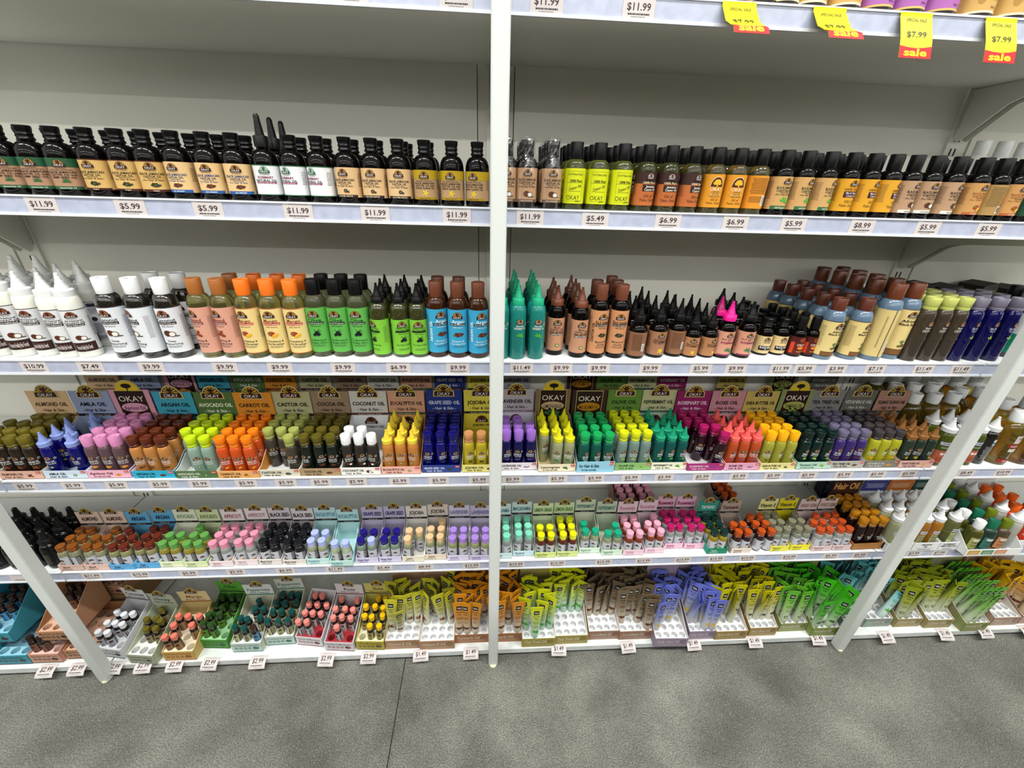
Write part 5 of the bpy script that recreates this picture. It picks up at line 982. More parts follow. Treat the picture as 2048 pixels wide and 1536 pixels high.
V = [ # title, sub, px left, px right, v, rot, outer, inner, deck, header colour, text, strip, front colour, front text, circle colour, cap, cap words, label, occ (front->back)
 ('Coconut', 'Shine Treatment', 203, 250, 1314, -.16, '#dfe0e2', '#d8dadd', '#dfe2e6', '#dfe1e4', '#23262c', '#3f3f48', '#dcdee0', 'Deep Moisturizing', '#2a2a30', '#e4e8ee', 'white', '#b9bcc4', 'XX. XXX XXX ...'),
 ('Honey', 'Shine Treatment', 262, 314, 1327, -.1, '#a9b096', '#bcc6a8', '#e6e8e4', '#bcc4b0', '#2f4a44', '#c9cfbc', '#a9b09a', 'Nourishing & Strengthening', '#6a7458', '#6a601a', 'olive', '#9a9268', '... .XX XXX .X.'),
 ('Mango', 'Shine Treatment', 333, 393, 1320, 0, '#cfae6a', '#cdb878', '#efe2c6', '#e0cf9c', '#8f4a34', '#a85a30', '#c9a35a', 'Revitalizing & Anti Breakage', '#a86a34', '#e67a6a', 'salmon', '#a8825a', 'XX. X.X XXX ...'),
 ('Olive', 'Shine Treatment', 407, 460, 1296, -.06, '#4f8f3a', '#5a9a44', '#9ccf9c', '#5aa63c', '#12301a', '#16301a', '#4a9434', 'Conditioning & Healthy Shine', '#1c4a1c', '#2c4a24', 'dark-green', '#5a9a34', 'XX. XX. XXX XXX'),
 ('Peppermint', 'Shine Treatment', 467, 528, 1303, 0, '#c2cbb6', '#c9cbb0', '#e2e8e8', '#dfe4e0', '#1f6a64', '#1f7a74', '#bdd0c6', 'Soothing & Invigorating', '#2c7a6a', '#0f4a48', 'teal', '#c0bf94', 'XXA XXX .XX .X.'),
 ('Peppermint', 'Shine Treatment', 536, 591, 1289, .02, '#c2cbb6', '#c9cbb0', '#e2e8e8', '#cfd4c8', '#1f6a64', '#1f7a74', '#bdd0c6', 'Soothing & Invigorating', '#2c7a6a', '#0f4a48', 'teal', '#c0bf94', 'XXX XXX XXX XXX'),
 ('Rose', 'Shine Treatment', 595, 648, 1291, -.13, '#d6d4d8', '#d9d9dd', '#a83038', '#dcdade', '#3c2c30', '#8a2a34', '#d9d6da', 'Hydrate & Moisturize', '#8a3a40', '#ee8a80', 'rose-pink', '#c3bfc4', 'XX. XXX XXX XX.'),
 ('Rose', 'Shine Treatment', 652, 710, 1301, -.08, '#d6d4d8', '#d9d9dd', '#a83038', '#dcdade', '#3c2c30', '#8a2a34', '#d9d6da', 'Hydrate & Moisturize', '#8a3a40', '#ee8a80', 'rose-pink', '#c3bfc4', '.X. XXX XXX X.X'),
 ('Shea', 'Shine Treatment', 715, 770, 1299, -.05, '#b5a940', '#c0b65a', '#ece9c4', '#cfc878', '#4a3a14', '#3c3420', '#b0a23a', 'Ultra Moisturizing', '#5a5020', '#eebc0c', 'yellow', '#b3aa62', '.XX XXX XXX .XX'),
]
argv_ = vial('#3a2420', '#5a9ac4')
cnt = {}
for (ti, sub, ua, ub, v, rot, ou, inn, dc, hc, tc, sc, fc, ft_, cc, cap, cwd, lab, occ) in V:
    A = onZ(ua, v, z6); B = onZ(ub, v, z6); w_ = min(max(B.x-A.x, .084), .0935); cx = (A.x+B.x)/2; y0 = max((A.y+B.y)/2, .031); dp = .132
    k = cnt.get(ti, 0); cnt[ti] = k+1; nth = '' if ti not in ('Peppermint', 'Rose') else ('left ', 'right ')[k]
    header = (.106, .163, hc, ti, sub, tc, sc, True)
    if ti == 'Rose' and k == 0: header = None
    tr = punched(w_, dp, .044, .106, 3, 4, .0112, ou, inn, dc, header, (fc, vfront(fc, ft_, tc, cc)), side_txt=('MANGO', '#8f7a24') if ti == 'Mango' else None)
    inst(tr, (cx, y0, z6), rot, '%s%s shine treatment tray%s on the base shelf' % (nth, ti.lower(), ' with a torn-off header' if header is None else ' with curled header card'), 'display box', 'shine treatment trays')
    t = vial(cap, lab); px = (w_-.0028)/3; py = (dp-.0038)/4; R_ = Matrix.Rotation(rot, 3, 'Z')
    for j, row in enumerate(occ.split()):
        for i, c in enumerate(row):
            if c == '.': continue
            p = Vector((cx, y0, z6+.0305))+R_ @ Vector(((i-1)*px, .0014+py*(j+.5), 0))
            inst(argv_ if c == 'A' else t, p, random.uniform(-.9, .9), ('brown-lidded blue stray vial among the teal ones in the left peppermint tray' if c == 'A' else '%s-lidded vial in the %s%s tray, %s, %s' % (cwd, nth, ti.lower(), RW4[j], POS3[i])), 'bottle', '%s shine vials' % ti.lower(), tilt=(random.uniform(-.06, .06), random.uniform(-.07, .07)))
# left bay stacks
def vt(w, dp, oc, ic, dc, ft_, tc, cc, hb=.118): return punched(w, dp, .044, hb, 3, 4, .0112, oc, ic, dc, None, (oc, vfront(oc, ft_, tc, cc)), side_txt=None)
BLU = ('#3f94a8', '#2a7c94', '#8ec8dc'); TAN = ('#b98a68', '#a87850', '#e0b496'); PNK = ('#cf9c84', '#c4907c', '#e6c0b8')
def plain(w, d, h, c, name='carton', line='#1c4450'):
    mb = MB(); mb.box(-w/2, w/2, 0, d, 0, h, card(c)); a = Art(); a.rect(-w/2+.002, w/2-.002, h*.06, h*.09, line, 1); a.into(mb, flat((0, 0, 0))); return (name, mb.mesh(name), [])
for (cx, y, z, w_, c, lab, txt) in (
    (-1.506, .045, 0, .1, BLU, 'blue argan tray at the bottom of the left stack', 'Restore & Shine'), (-1.609, .045, 0, .1, BLU, 'blue argan tray cut by the photo edge, bottom of the stack', 'Restore & Shine'),
    (-1.409, .046, 0, .088, PNK, 'pink scalp tray on the base shelf left of the slanting post', 'Anti-Hair & Scalp Care'), (-1.313, .055, 0, .088, TAN, 'tan tray on the base shelf tucked behind the slanting post foot', 'Moisture & Growth'),
    (-1.535, .062, .0845, .1, BLU, 'blue argan tray on top of the left stack', 'Restore & Shine'), (-1.36, .062, .0845, .092, TAN, 'tan tray resting on the pink and tan trays', 'Moisture & Growth')):
    hb = .08 if z == 0 else .15
    inst(vt(w_, .142, c[0], c[1], c[2], txt, '#2b2420', '#4a3a34', hb), (cx, y, z6+z), 0, lab, 'display box', 'stacked vial trays in the left bay')
    if z:
        # header / side lettering comes on the tall side wall
        pass
bv = vial('#241612', '#8a6250'); av = vial('#2a1c18', '#4f9ecb')
for (cx, y, z, t, occ, nm, cwd) in ((-1.409, .046, 0, bv, 'XX. .XX ... ...', 'pink scalp tray', 'black'), (-1.535, .062, .0845, av, 'XX. .XX XXX XXX', 'upper blue argan tray', 'brown'), (-1.36, .062, .0845, bv, '... ... .XX XXX', 'upper tan tray', 'dark')):
    for j, row in enumerate(occ.split()):
        for i, c in enumerate(row):
            if c == 'X': inst(t, (cx+(i-1)*.03, y+.0014+.0345*(j+.5), z6+z+.0305), random.uniform(-.6, .6), '%s-lidded vial in the %s, %s, %s' % (cwd, nm, RW4[j], POS3[i]), 'bottle', 'vials in the left bay')
# tall tan and blue trays standing behind, side walls lettered
for (cx, y, z, w_, c, ti, lab, rot) in ((-1.318, .216, .09, .098, TAN, 'CASTOR', 'tan castor tray at the back with a tall lettered side wall', -.06), (-1.48, .21, .09, .1, BLU, 'ARGAN', 'blue argan tray at the back with lettered side wall', -.05)):
    T = punched(w_, .142, .044, .16, 3, 4, .0112, c[0], c[1], c[2], None, (c[0], vfront(c[0], 'Growth', '#2b2420', '#4a3a34')), side_txt=(ti, '#241a16'))
    inst(T, (cx, y, z6+z), rot, lab, 'display box', 'stacked vial trays in the left bay')
    for j in range(4):
        for i in range(3): inst(bv if c is TAN else av, (cx+(i-1)*.031+.055*.0345*(j+.5), y+.0014+.0345*(j+.5), z6+z+.0305), 0, 'dark-lidded vial in the rear %s tray, %s, %s' % (ti.lower(), RW4[j], POS3[i]), 'bottle', 'vials in the left bay')
for (cx, y, w_, d_, c, lab) in ((-1.318, .216, .1, .15, '#a8845c', 'plain tan carton under the rear castor tray'), (-1.48, .21, .1, .15, '#2f8098', 'plain blue carton under the rear argan tray')):
    inst(plain(w_, d_, .0895, c), (cx, y, z6), 0, lab, 'carton', 'cartons in the left bay')

# squeeze tubes
def tube_geo(L=.150, r=.0122, wt=.0205):
    def prof(z):
        t = min(max((z-.012)/(L-.022), 0), 1); a = r+(wt-r)*t**1.25; b = r*(1-t)**.8+.0006*t+.0004; return a, b
    return prof, L
def grad_mat(top, mid, bot):
    k = ('g', top, mid, bot)
    if k in _m: return _m[k]
    m = bpy.data.materials.new('tube_print'); m.use_nodes = True; nt = m.node_tree; N = nt.nodes; L = nt.links; b = N['Principled BSDF']
    tc = N.new('ShaderNodeTexCoord'); sx = N.new('ShaderNodeSeparateXYZ'); mr = N.new('ShaderNodeMapRange'); mr.inputs[1].default_value = .015; mr.inputs[2].default_value = .135
    cr = N.new('ShaderNodeValToRGB'); e = cr.color_ramp.elements; dm = lambda c, f: tuple(x*f for x in lin(c)[:3])+(1,)
    e[0].color = dm(bot, .95); e[1].color = dm(top, .74); e[0].position = .12; e[1].position = .95; q = e.new(.62); q.color = dm(mid, .82)
    L.new(tc.outputs['Object'], sx.inputs[0]); L.new(sx.outputs['Z'], mr.inputs[0]); L.new(mr.outputs[0], cr.inputs[0]); L.new(cr.outputs[0], b.inputs['Base Color'])
    b.inputs['Roughness'].default_value = .25; b.inputs['Transmission Weight'].default_value = .0; _m[k] = m; return m
def tube(name, top, mid, bot, title, tc, p, ovc):
    pf, L = tube_geo(); mb = MB(); n = 20; zs = [0, .003, .02, .045, .07, .095, .118, .134, .140, .150]; vs = []; fs = []; m = grad_mat(top, mid, bot)
    for z in zs:
        a, b = pf(z); k = .86 if z == 0 else 1
        vs += [(a*k*math.cos(2*math.pi*i/n), b*k*math.sin(2*math.pi*i/n), z) for i in range(n)]
    for j in range(len(zs)-1):
        for i in range(n): k = (i+1) % n; fs.append((j*n+i, j*n+k, (j+1)*n+k, (j+1)*n+i))
    mb.add(vs, fs, m, True); mb.add(vs[:n], [tuple(reversed(range(n)))], m); mb.add(vs[-n:], [tuple(range(n))], m)
    def fn(x, y, o):
        a, b = pf(y); t = max(-1.5, min(1.5, x/(a*.95))); return (a*math.sin(t)*1.0, -(b*math.cos(t))-.0002-o, y)
    cr = MB(); a = Art(); a.rect(-.0215, .0215, .1405, .150, top, 2); a.into(cr, lambda x, y, o: (x, -.0014-o*.3, y)); a.into(cr, lambda x, y, o: (-x, .0014+o*.3, y))
    A = Art(); A.rect(-.0088, .0088, .117, .134, '#14141a', 1).text('VIA', 0, .1255, .0078, '#e9e9e6', 2, .0135, .01)
    for i, w_ in enumerate(title): A.text(w_, 0, .109-i*.0105, .0062, tc, 1, .021, .016)
    A.ell(0, .080, .0098, .0062, ovc, 1, 14).ell(0, .080, .0088, .0052, mid, 2, 14).lines(0, .0815, .012, 2, tc, .0025, .0008, 3).lines(0, .066, .016, 4, '#6a6a60', .0028, .0008, 1)
    if p == 'sprig': pic(A, 0, .034, .024, 'leaf', 1)
    else: pic(A, 0, .034, .024, p, 1)
    P_ = MB(); A.into(P_, fn, cut=.004)
    cp = MB(); cp.lathe([(.0085, -.012), (.0105, -.011), (.0105, .0), (.0, .0)], plast('#e3e3de'), 16)
    return ('cosmetic_tube', mb.mesh('tube'), [('crimp', cr.mesh('crimp', False), []), ('label', P_.mesh('label', False), []), ('cap', cp.mesh('cap'), [])])
TU = {
 'vitamin': tube('v', '#c8c42c', '#b9b860', '#c9cbb8', ('Vitamin E', 'Oil'), '#3c3a1c', 'almond', '#8a8a44'),
 'turmeric': tube('t', '#dc921e', '#c48a44', '#cabfa8', ('Turmeric', 'Oil'), '#5a2f14', 'argan', '#8a5424'),
 'tea tree': tube('tt', '#d6de1c', '#b4cc6c', '#a9c9b4', ('Tea Tree', 'Oil'), '#2c5a24', 'leaf', '#3f7a5a'),
 'cocoa': tube('c', '#6f5f48', '#7c6a52', '#b4aa96', ('Cocoa Butter', 'Oil'), '#33251c', 'argan', '#54402e'),
 'scalp': tube('s', '#6a76d2', '#7f88c4', '#b9bbc4', ('Scalp Care', 'Oil'), '#2f2c5c', 'flower', '#4a4c7a'),
 'bean': tube('b', '#c3bd12', '#b4b04a', '#c3c5ae', ('Bitter Bean', 'Oil'), '#3c3a1c', 'castor', '#6a6a2c'),
 'avocado': tube('a', '#5fb02c', '#86b85c', '#b4c2a6', ('Avocado', 'Oil'), '#1f4a1c', 'olivepic', '#3f7a2c'),
 'pumpkin': tube('p', '#3fb41c', '#5ab43c', '#b0c6a4', ('Pumpkin', 'Oil'), '#14400f', 'hemp', '#2c7a1c'),
 'peppermint': tube('m', '#5fb0b4', '#86bcbc', '#b4c8c4', ('Peppermint', 'Oil'), '#12504c', 'leaf', '#2c6a6a'),
 'olive': tube('o', '#8f9c1c', '#9aa43c', '#b4baa0', ('Olive', 'Oil'), '#33401c', 'olivepic', '#5a6a1c'),
 'mango': tube('g', '#e6b414', '#cf9c50', '#c9b494', ('Mango', 'Oil'), '#5a3014', 'argan', '#8a5424'),
}
KC = {'vitamin': ('#a9835c', '#8f7058'), 'turmeric': ('#a06a40', '#8a5c34'), 'tea tree': ('#9a8c3c', '#8f8a50'), 'cocoa': ('#8f6450', '#8a7460'), 'scalp': ('#8f849c', '#8a7888'), 'bean': ('#9c8440', '#94805c'), 'avocado': ('#7c8c4a', '#8a8460'), 'pumpkin': ('#6f8a34', '#84805a'), 'peppermint': ('#7a9c94', '#8a8070'), 'olive': ('#988a54', '#8c805c'), 'mango': ('#b09080', '#8f7a68')}
TB = [ # kind, title, px left, px right, v, rot, occupancy front->back, crowded-ness, words
 ('vitamin', 'Vitamin E Oil', 773, 840, 1297, 0, '.... TSS. .TTT TTTT TT.. ....', .55, 'left '),
 ('vitamin', 'Vitamin E Oil', 841, 909, 1298, 0, '.... .... T.TT .T.T TTTT ...T', .5, 'right '),
 ('turmeric', 'Turmeric Oil', 910, 976, 1285, 0, 'TTT. TTT. TTTT TTTT TTTT TTTT', .45, 'left '),
 ('turmeric', 'Turmeric Oil', 975, 1041, 1283, 0, 'TT.T TTTT TTTT TTTT TTTT TTTT', .55, 'right '),
 ('tea tree', 'Tea Tree Oil', 1042, 1107, 1293, 0, '.T.. T.TT T.TT TTTT TT.T ....', .4, 'left '),
 ('tea tree', 'Tea Tree Oil', 1108, 1173, 1287, 0, '.... .... .... TTTT TTTT TTTT', .35, 'right '),
 ('cocoa', 'Cocoa Butter Oil', 1175, 1236, 1278, 0, '.... .... TTTT TTTT TTT. TT..', .55, 'left '),
 ('cocoa', 'Cocoa Butter Oil', 1236, 1301, 1278, 0, '...T T.TT TTTT TTTT TTTT T.TT', .6, 'right '),
 ('scalp', 'Scalp Care Oil', 1306, 1372, 1293, -.03, '.... T... .TT. TTTT TTTT .TT.', .6, 'left '),
 ('scalp', 'Scalp Care Oil', 1374, 1426, 1278, 0, '..TT TTTT TTTT TTTT TTTT .TTT', .65, 'right '),
 ('bean', 'Bitter Bean Oil', 1427, 1490, 1278, 0, '.... T.T. TTTT TTTT TTTT TTTT', .65, 'left '),
 ('bean', 'Bitter Bean Oil', 1494, 1549, 1271, 0, '.... TTTT TTTT TTTT TTTT TTTT', .6, 'right '),
 ('avocado', 'Avocado Oil', 1554, 1608, 1262, 0, 'T.T. TTTT TTTT TTTT TTTT TTTT', .55, 'left '),
 ('pumpkin', 'Pumpkin Oil', 1618, 1671, 1271, 0, 'T.T. TTTT TTTT TTTT TTTT TTTT', .8, ''),
 ('peppermint', 'Peppermint Oil', 1676, 1722, 1253, 0, '.... .... TT.T .TTT TTTT TTTT', .8, 'left '),
 ('peppermint', 'Peppermint Oil', 1722, 1776, 1253, 0, '..T. .T.. ..TT TTTT TTTT .TTT', .7, 'right '),
 ('olive', 'Olive Oil', 1785, 1836, 1253, 0, 'TT.. TTTT TTTT TTTT TTTT TTTT', .6, 'left '),
 ('olive', 'Olive Oil', 1845, 1898, 1255, 0, '.... TTTT TTTT TTTT TTTT TTTT', .6, 'right '),
 ('avocado', 'Avocado Oil', 1919, 1968, 1261, 0, 'TT.. TTTT TTTT TTTT TTTT TTTT', .45, 'far '),
 ('mango', 'Mango Oil', 1976, 2030, 1250, 0, '.... .... .TTT TTTT TTTT TTTT', .7, 'left '),
 ('mango', 'Mango Oil', 2032, 2085, 1246, 0, 'TT.. TTTT TTTT TTTT TTTT ....', .6, 'right '),
]
RW6 = ['front row', 'second row', 'third row', 'fourth row', 'fifth row', 'back row']; POS4 = ['first', 'second', 'third', 'fourth']
ntube = 0; prev = -9
for (kd, ti, ua, ub, v, rot, occ, wild, nth) in TB:
    A = onZ(ua, v, z6); B = onZ(ub, v, z6); cx = (A.x+B.x)/2; y0 = min(max((A.y+B.y)/2, .018), .06); w_ = min(B.x-A.x, .1125); dp = .168
    if cx-w_/2 < prev+.001: cx = prev+.001+w_/2
    prev = cx+w_/2
    k1, k2 = KC[kd]; km = noise_mat('kraft_'+kd, k1, k2, 25, .6)
    def ff(a, w, h, ti=ti, k1=k1): a.text(ti, -w*.1, h*.62, h*.3, '#efe8d8', 1, w*.66, .0, shear=.15); a.ell(w*.36, h*.62, w*.1, h*.2, '#4a3a30', 1, 14); a.ell(w*.36, h*.62, w*.09, h*.16, k1, 2, 14); a.lines(0, h*.32, w*.85, 2, '#d9cdb8', h*.13, h*.03)
    tr = punched(w_, dp, .044, .125, 4, 6, .0102, km, '#cfcac2', '#e4e6e8', (.126, .262, km, ti, '', '#e6dcc8', k1, False), (None, ff))
    inst(tr, (cx, y0, z6), rot, 'kraft %s%s tray with punched white deck of squeeze tubes' % (nth, ti.lower()), 'display box', 'squeeze tube trays')
    px = (w_-.0028)/4; py = (dp-.0038)/6
    # kinds are thinned so that the scene holds each visible tube once
    for j, row in enumerate(occ.split()):
        for i, c in enumerate(row):
            if c == '.': continue
            wv = wild*(1.35 if j else .7)
            rz = random.choice((-1, 1))*random.uniform(0, 1.0)*wv*1.5 if random.random() < .75 else random.uniform(-.2, .2)
            rr = random.Random(ntube*31+5)
            tx = rr.uniform(-.12, .10)*wv; ty = rr.uniform(-.15, .15)*wv
            if kd == 'pumpkin': ty += (i-1)*.13; tx -= .08*(j == 0)
            if kd == 'avocado' and nth == 'far ': ty = .22; rz = .15+rr.uniform(-.1, .1); tx = -.05
            if kd == 'peppermint' and j == 0: ty = .5; tx = .15; rz = -.2
            if c == 'S' and i == 2: continue
            if c == 'S': tx, ty, rz = -.25, .1, .4
            inst(TU[kd], (cx+(i-1.5)*px, y0+.0014+py*(j+.5), z6+.036), rz, '%s squeeze tube in the %s%s tray, %s, %s' % (kd, nth, kd, RW6[j], POS4[i]), 'tube', '%s squeeze tubes' % kd, tilt=(-tx, ty)); ntube += 1
# a tube sprawled out of the pumpkin tray
A = onZ(1640, 1250, z6+.05)
inst(TU['pumpkin'], (A.x+.0, .062, z6+.052), .1, 'green squeeze tube sprawled sideways across the front of the pumpkin tray', 'tube', 'pumpkin squeeze tubes', tilt=(.12, 1.05))

# ------------------------------------------------------------------ price tags
_pt = {}
def price_art(t, w=.054, h=.029):
    a = Art(); a.rect(-w/2, w/2, 0, h, '#dcd6d4', 1); a.lines(0, h*.93, w*.72, 1, '#7a7474', .001, .0008, 2); a.text(t, 0, h*.58, h*.335, '#4a3438', 2, bold=.018, fit=w*(.66 if len(t) < 6 else .74) if t.strip() else None)
    a.lines(0, h*.24, w*.78, 1, '#2c2626', .001, .0022, 2); a.lines(0, h*.12, w*.5, 1, '#7a7474', .001, .0009, 2); return a
def price_tag(t):
    if t not in _pt:
        mb = MB(); mb.box(-.027, .027, -.0004, 0, 0, .029, M('#dcd6d4', .5)); price_art(t).into(mb, flat((0, -.0004, 0)), step=.00012); _pt[t] = ('price_tag', mb.mesh('price_tag'), [])
    return _pt[t]
def along(pts):
    L = [0]
    for i in range(1, len(pts)): L.append(L[-1]+math.dist(pts[i-1], pts[i]))
    def fn(x, y, o):
        s_ = max(0, min(L[-1]-1e-6, L[-1]-y)); i = max(k for k in range(len(L)) if L[k] <= s_); i = min(i, len(pts)-2); t = (s_-L[i])/(L[i+1]-L[i])
        p = (pts[i][0]+(pts[i+1][0]-pts[i][0])*t, pts[i][1]+(pts[i+1][1]-pts[i][1])*t); d = (pts[i+1][0]-pts[i][0], pts[i+1][1]-pts[i][1]); n = math.hypot(*d); nn = (d[1]/n, -d[0]/n)
        return (x, p[0]+nn[0]*o, p[1]+nn[1]*o)
    fn.cuts = [L[-1]-q for q in L[1:-1]]
    return fn, L[-1]
def hang_tag(t, pts, w=.054):
    fn, L = along(pts); mb = MB(); q = [(p[0], p[1]) for p in pts]
    for i in range(len(pts)-1):
        (y0, z0), (y1, z1) = pts[i], pts[i+1]; d = math.hypot(y1-y0, z1-z0); n = ((z1-z0)/d*.0003, -(y1-y0)/d*.0003)
        mb.add([(-w/2, y0, z0), (w/2, y0, z0), (w/2, y1, z1), (-w/2, y1, z1), (-w/2, y0-n[0], z0-n[1]), (w/2, y0-n[0], z0-n[1]), (w/2, y1-n[0], z1-n[1]), (-w/2, y1-n[0], z1-n[1])], [(0, 3, 2, 1), (4, 5, 6, 7), (0, 1, 5, 4), (2, 3, 7, 6), (1, 2, 6, 5), (0, 4, 7, 3)], M('#e0dad4', .5))
    price_art(t, w, L).into(mb, fn, step=.00025, ycut=fn.cuts); return ('price_tag', mb.mesh('price_tag', False), [])
TG = {
 1: [(703, -6, '', 'the left bay'), (912, -6, '$11.99', 'just left of the middle post'), (1093, 8, '$11.99', 'just right of the middle post'), (1277, 20, '$11.99', 'the right bay, second along')],
 2: [(86, 412, '$11.99', 'hemp bottles'), (262, 415, '$5.99', 'brown-footed castor bottles'), (417, 418, '$5.99', 'blue-footed castor bottles'), (597, 424, '$11.99', 'rosemary bottles'), (751, 428, '$11.99', 'seed picture castor bottles'), (914, 432, '$11.99', 'mustard ylang bottles'),
     (1060, 437, '$11.99', 'shrink-wrapped coconut bottles'), (1190, 441, '$5.49', 'yellow label bottles'), (1335, 446, '$6.99', 'copper label bottles'), (1469, 450, '$6.99', 'orange arched label bottles'), (1585, 452, '$5.99', 'mint label bottles'), (1721, 458, '$8.99', 'golden yellow label bottles'), (1852, 461, '$5.99', 'jasmine label bottles'), (1973, 463, '$5.99', 'barcode label bottle')],
 3: [(69, 732, '$10.99', 'large coconut bottles'), (181, 732, '$7.49', 'small coconut bottles'), (303, 732, '$9.99', 'black coconut bottles'), (450, 732, '$9.99', 'pink almond bottles'), (560, 733, '$9.99', 'yellow mango bottles'), (686, 733, '$9.99', 'green olive bottles'), (797, 733, '$6.99', 'lime olive nozzle bottles'), (916, 733, '$9.99', 'blue argan bottles'),
     (1043, 735, '$11.49', 'teal peppermint bottles'), (1122, 736, '$9.99', 'biotin bottles'), (1197, 736, '$9.99', 'copper castor bottles'), (1300, 737, '$9.99', 'vitamin bottles'), (1401, 737, '$5.99', 'short vitamin bottles'), (1471, 738, '$9.99', 'pink nozzle bottles'), (1560, 739, '$11.99', 'black seed bottles'), (1608, 739, '$5.99', 'red label bottles'), (1671, 739, '$3.99', 'small soap bottles'), (1749, 739, '$7.19', 'large soap bottles'), (1845, 740, '$11.49', 'pale green caps'), (1920, 740, '$11.49', 'deep blue bottles')],
 4: [(51, 972, '$5.99', 'almond tray'), (147, 971, '$5.99', 'amla tray'), (234, 970, '$5.99', 'apricot tray'), (321, 969, '$5.99', 'argan tray'), (400, 967, '$5.99', 'avocado tray'), (493, 966, '$5.99', 'carrot tray'), (572, 964, '$5.99', 'castor tray'), (642, 963, '$5.99', 'cocoa tray'), (713, 962, '$5.99', 'coconut tray'), (799, 960, '$5.99', 'eucalyptus tray'), (878, 958, '$5.99', 'grape seed tray'), (958, 956, '$5.99', 'jojoba tray'),
     (1025, 956, '$5.99', 'lavender tray'), (1115, 956, '$5.99', 'lemongrass tray'), (1189, 956, '$5.99', 'macadamia tray'), (1262, 955, '$5.99', 'olive tray'), (1328, 954, '$5.99', 'peppermint tray'), (1404, 953, '$5.99', 'rosemary tray'), (1477, 953, '$5.99', 'rose tray'), (1546, 952, '$5.99', 'shea butter tray'), (1615, 951, '$5.99', 'tamanu tray'), (1687, 949, '$5.99', 'tea tree tray'), (1753, 948, '$5.99', 'vitamin tray'), (1816, 947, '$5.99', 'ylang tray'), (1931, 946, '$8.49', 'black bottle with blue square'), (2005, 945, '$10.99', 'large yellow bottle')],
 5: [(184, 1150, '$11.99', 'left almond jar tray'), (281, 1148, '$15.99', 'argan jar trays'), (378, 1145, '$5.99', 'avocado jar trays'), (472, 1142, '$5.99', 'apricot jar trays'), (571, 1140, '$6.99', 'black seed jar trays'), (671, 1138, '$11.99', 'eucalyptus jar trays'), (767, 1134, '$5.49', 'grape seed jar trays'), (849, 1131, '$8.99', 'jojoba jar trays'), (943, 1128, '$15.99', 'lavender jar trays'),
     (1032, 1125, '$15.99', 'macadamia jar trays'), (1114, 1124, '$15.99', 'lemon grass jar trays'), (1207, 1122, '$15.99', 'peppermint jar trays'), (1287, 1121, '$13.99', 'rosehip jar trays'), (1365, 1119, '$13.99', 'rosemary jar trays'), (1432, 1117, '$15.99', 'tamanu jar tray'), (1494, 1116, '$15.99', 'turmeric jar tray'), (1578, 1113, '$10.99', 'vitamin jar trays'), (1661, 1111, '$6.99', 'wheat germ jar trays'), (1719, 1109, '$5.99', 'copper tray'), (1826, 1108, '$7.99', 'orange-backed tray'), (1876, 1108, '$7.99', 'rosemary mint biotin tray'), (2012, 1104, '$3.69', 'wide patched tray'), (40, 1153, '', 'black dropper bottles')],
}
for s, L in TG.items():
    for (u, v, t, d) in L:
        x = onY(u, v, LIPY).x; lab = ('white price tag reading %s' % t if t else 'blank white price tag')+' below the '+d if s != 1 else ('price tag reading %s on the top shelf lip, %s' % (t, d) if t else 'blank white price tag on the top shelf lip, '+d)
        inst(price_tag(t or ' '), (x, LIPY-.0008, ZS[s]+.0025), 0, lab, 'price tag', 'price tags on the %s' % SHN[s])
BP = [(93, '$2.99', 1.2, 'pink tray'), (155, '$2.99', .9, 'tan tray'), (228, '$2.99', .8, 'foot of the left post'), (288, '$2.99', 1, 'honey tray'), (351, '$2.99', 1, 'mango tray'), (420, '$2.99', .9, 'olive tray'), (517, '$2.99', 1.1, 'left peppermint tray'), (653, '$2.99', 1.3, 'rose trays'), (738, '$2.99', .9, 'shea tray'),
      (843, '$1.49', .8, 'vitamin tube trays'), (942, '$1.49', .8, 'left turmeric tube tray'), (1116, '$1.49', .9, 'tea tree tube trays'), (1255, '$1.49', .9, 'cocoa tube trays'), (1382, '$1.49', 1.0, 'scalp tube trays'), (1505, '$1.49', 1, 'bean tube trays'), (1630, '$1.49', 1, 'pumpkin tube tray'), (1765, '$1.49', 1.4, 'peppermint tube trays'), (1880, '$1.49', 1.3, 'olive tube trays'), (1960, '$1.49', 1, 'far avocado tube tray'), (2043, '$1.49', 1.2, 'mango tube trays')]
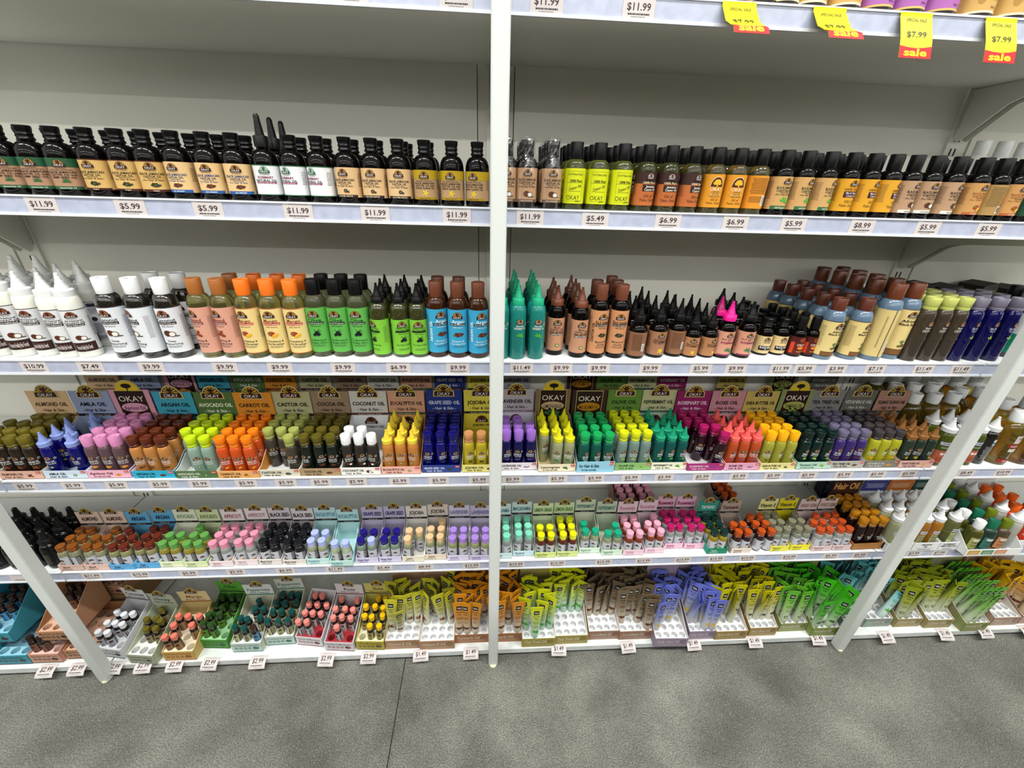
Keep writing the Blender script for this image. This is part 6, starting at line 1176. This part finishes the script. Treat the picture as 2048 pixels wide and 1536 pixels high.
for (u, t, c, d) in BP:
    v = 1335-(u-230)*.034
    x = onY(u, v, .024).x; b = .5*c
    pts = [(.042, .0372), (.031, .0374), (.025, .0365), (.020-.002*c, .0335), (.0165-.004*c, .029), (.015-.007*c, .0235)]
    if t and abs(u-1382) < 1: x += .004
    inst(hang_tag(t, pts, .05), (x, 0, 0), random.uniform(-.06, .06), 'curled price tag reading %s on base shelf by the %s' % (t, d), 'price tag', 'curled price tags on the base shelf')
# yellow sale flags on the top shelf
def sale(pts, w=.058):
    fn, L = along(pts); mb = MB(); a = Art(); a.rect(-w/2, w/2, 0, L, '#e8dc08', 1)
    a.rect(-w/2, w/2, 0, L*.2, '#cf1d22', 2); a.poly([(-w/2, L*.2), (w/2, L*.2), (w/2, L*.26), (w*.25, L*.225), (0, L*.212), (-w*.25, L*.225), (-w/2, L*.26)], '#cf1d22', 2)
    a.text('sale', 0, L*.125, L*.15, '#f2e614', 3, bold=.03, fit=w*.72); a.text('$7.99', 0, L*.51, L*.13, '#3f4a12', 3, bold=.014, fit=w*.62); a.text('SPECIAL SALE', 0, L*.84, L*.075, '#3a3c14', 3, bold=.004, fit=w*.62, shear=.2)
    a.into(mb, fn, step=.00025, ycut=fn.cuts)
    fl_ = Art().rect(-w/2, w/2, 0, L, '#d8cf30', 0); fl_.into(mb, lambda x, y, o: tuple(Vector(fn(x, y, 0))+Vector((0, .0004, 0))), ycut=fn.cuts)
    return ('sale_tag', mb.mesh('sale_tag', False), [])
zt = ZS[1]
straight = [(.0582, zt+.032), (.0575, zt+.026), (.0415, zt-.0055), (.036, zt-.02), (.031, zt-.0365)]
folded = [(.0582, zt+.032), (.0575, zt+.026), (.040, zt+.006), (.0345, zt-.000), (.012, zt-.0115), (.004, zt-.015), (-.003, zt-.025)]
for (u, v, q, d) in ((1479, 15, folded, 'yellow sale tag curling under the shelf, nearest the middle post'), (1660, 25, folded, 'yellow sale tag curling under the shelf, second from the middle post'), (1830, 45, straight, 'yellow and red sale tag hanging straight, third from the middle post'), (1999, 55, straight, 'yellow and red sale tag hanging straight at the photo edge')):
    inst(sale(q), (onY(u, v, LIPY-.006).x, 0, 0), 0, d, 'sale tag', 'sale tags on the top shelf')
print('TUBES', ntube, 'OBJECTS', len(S.objects))
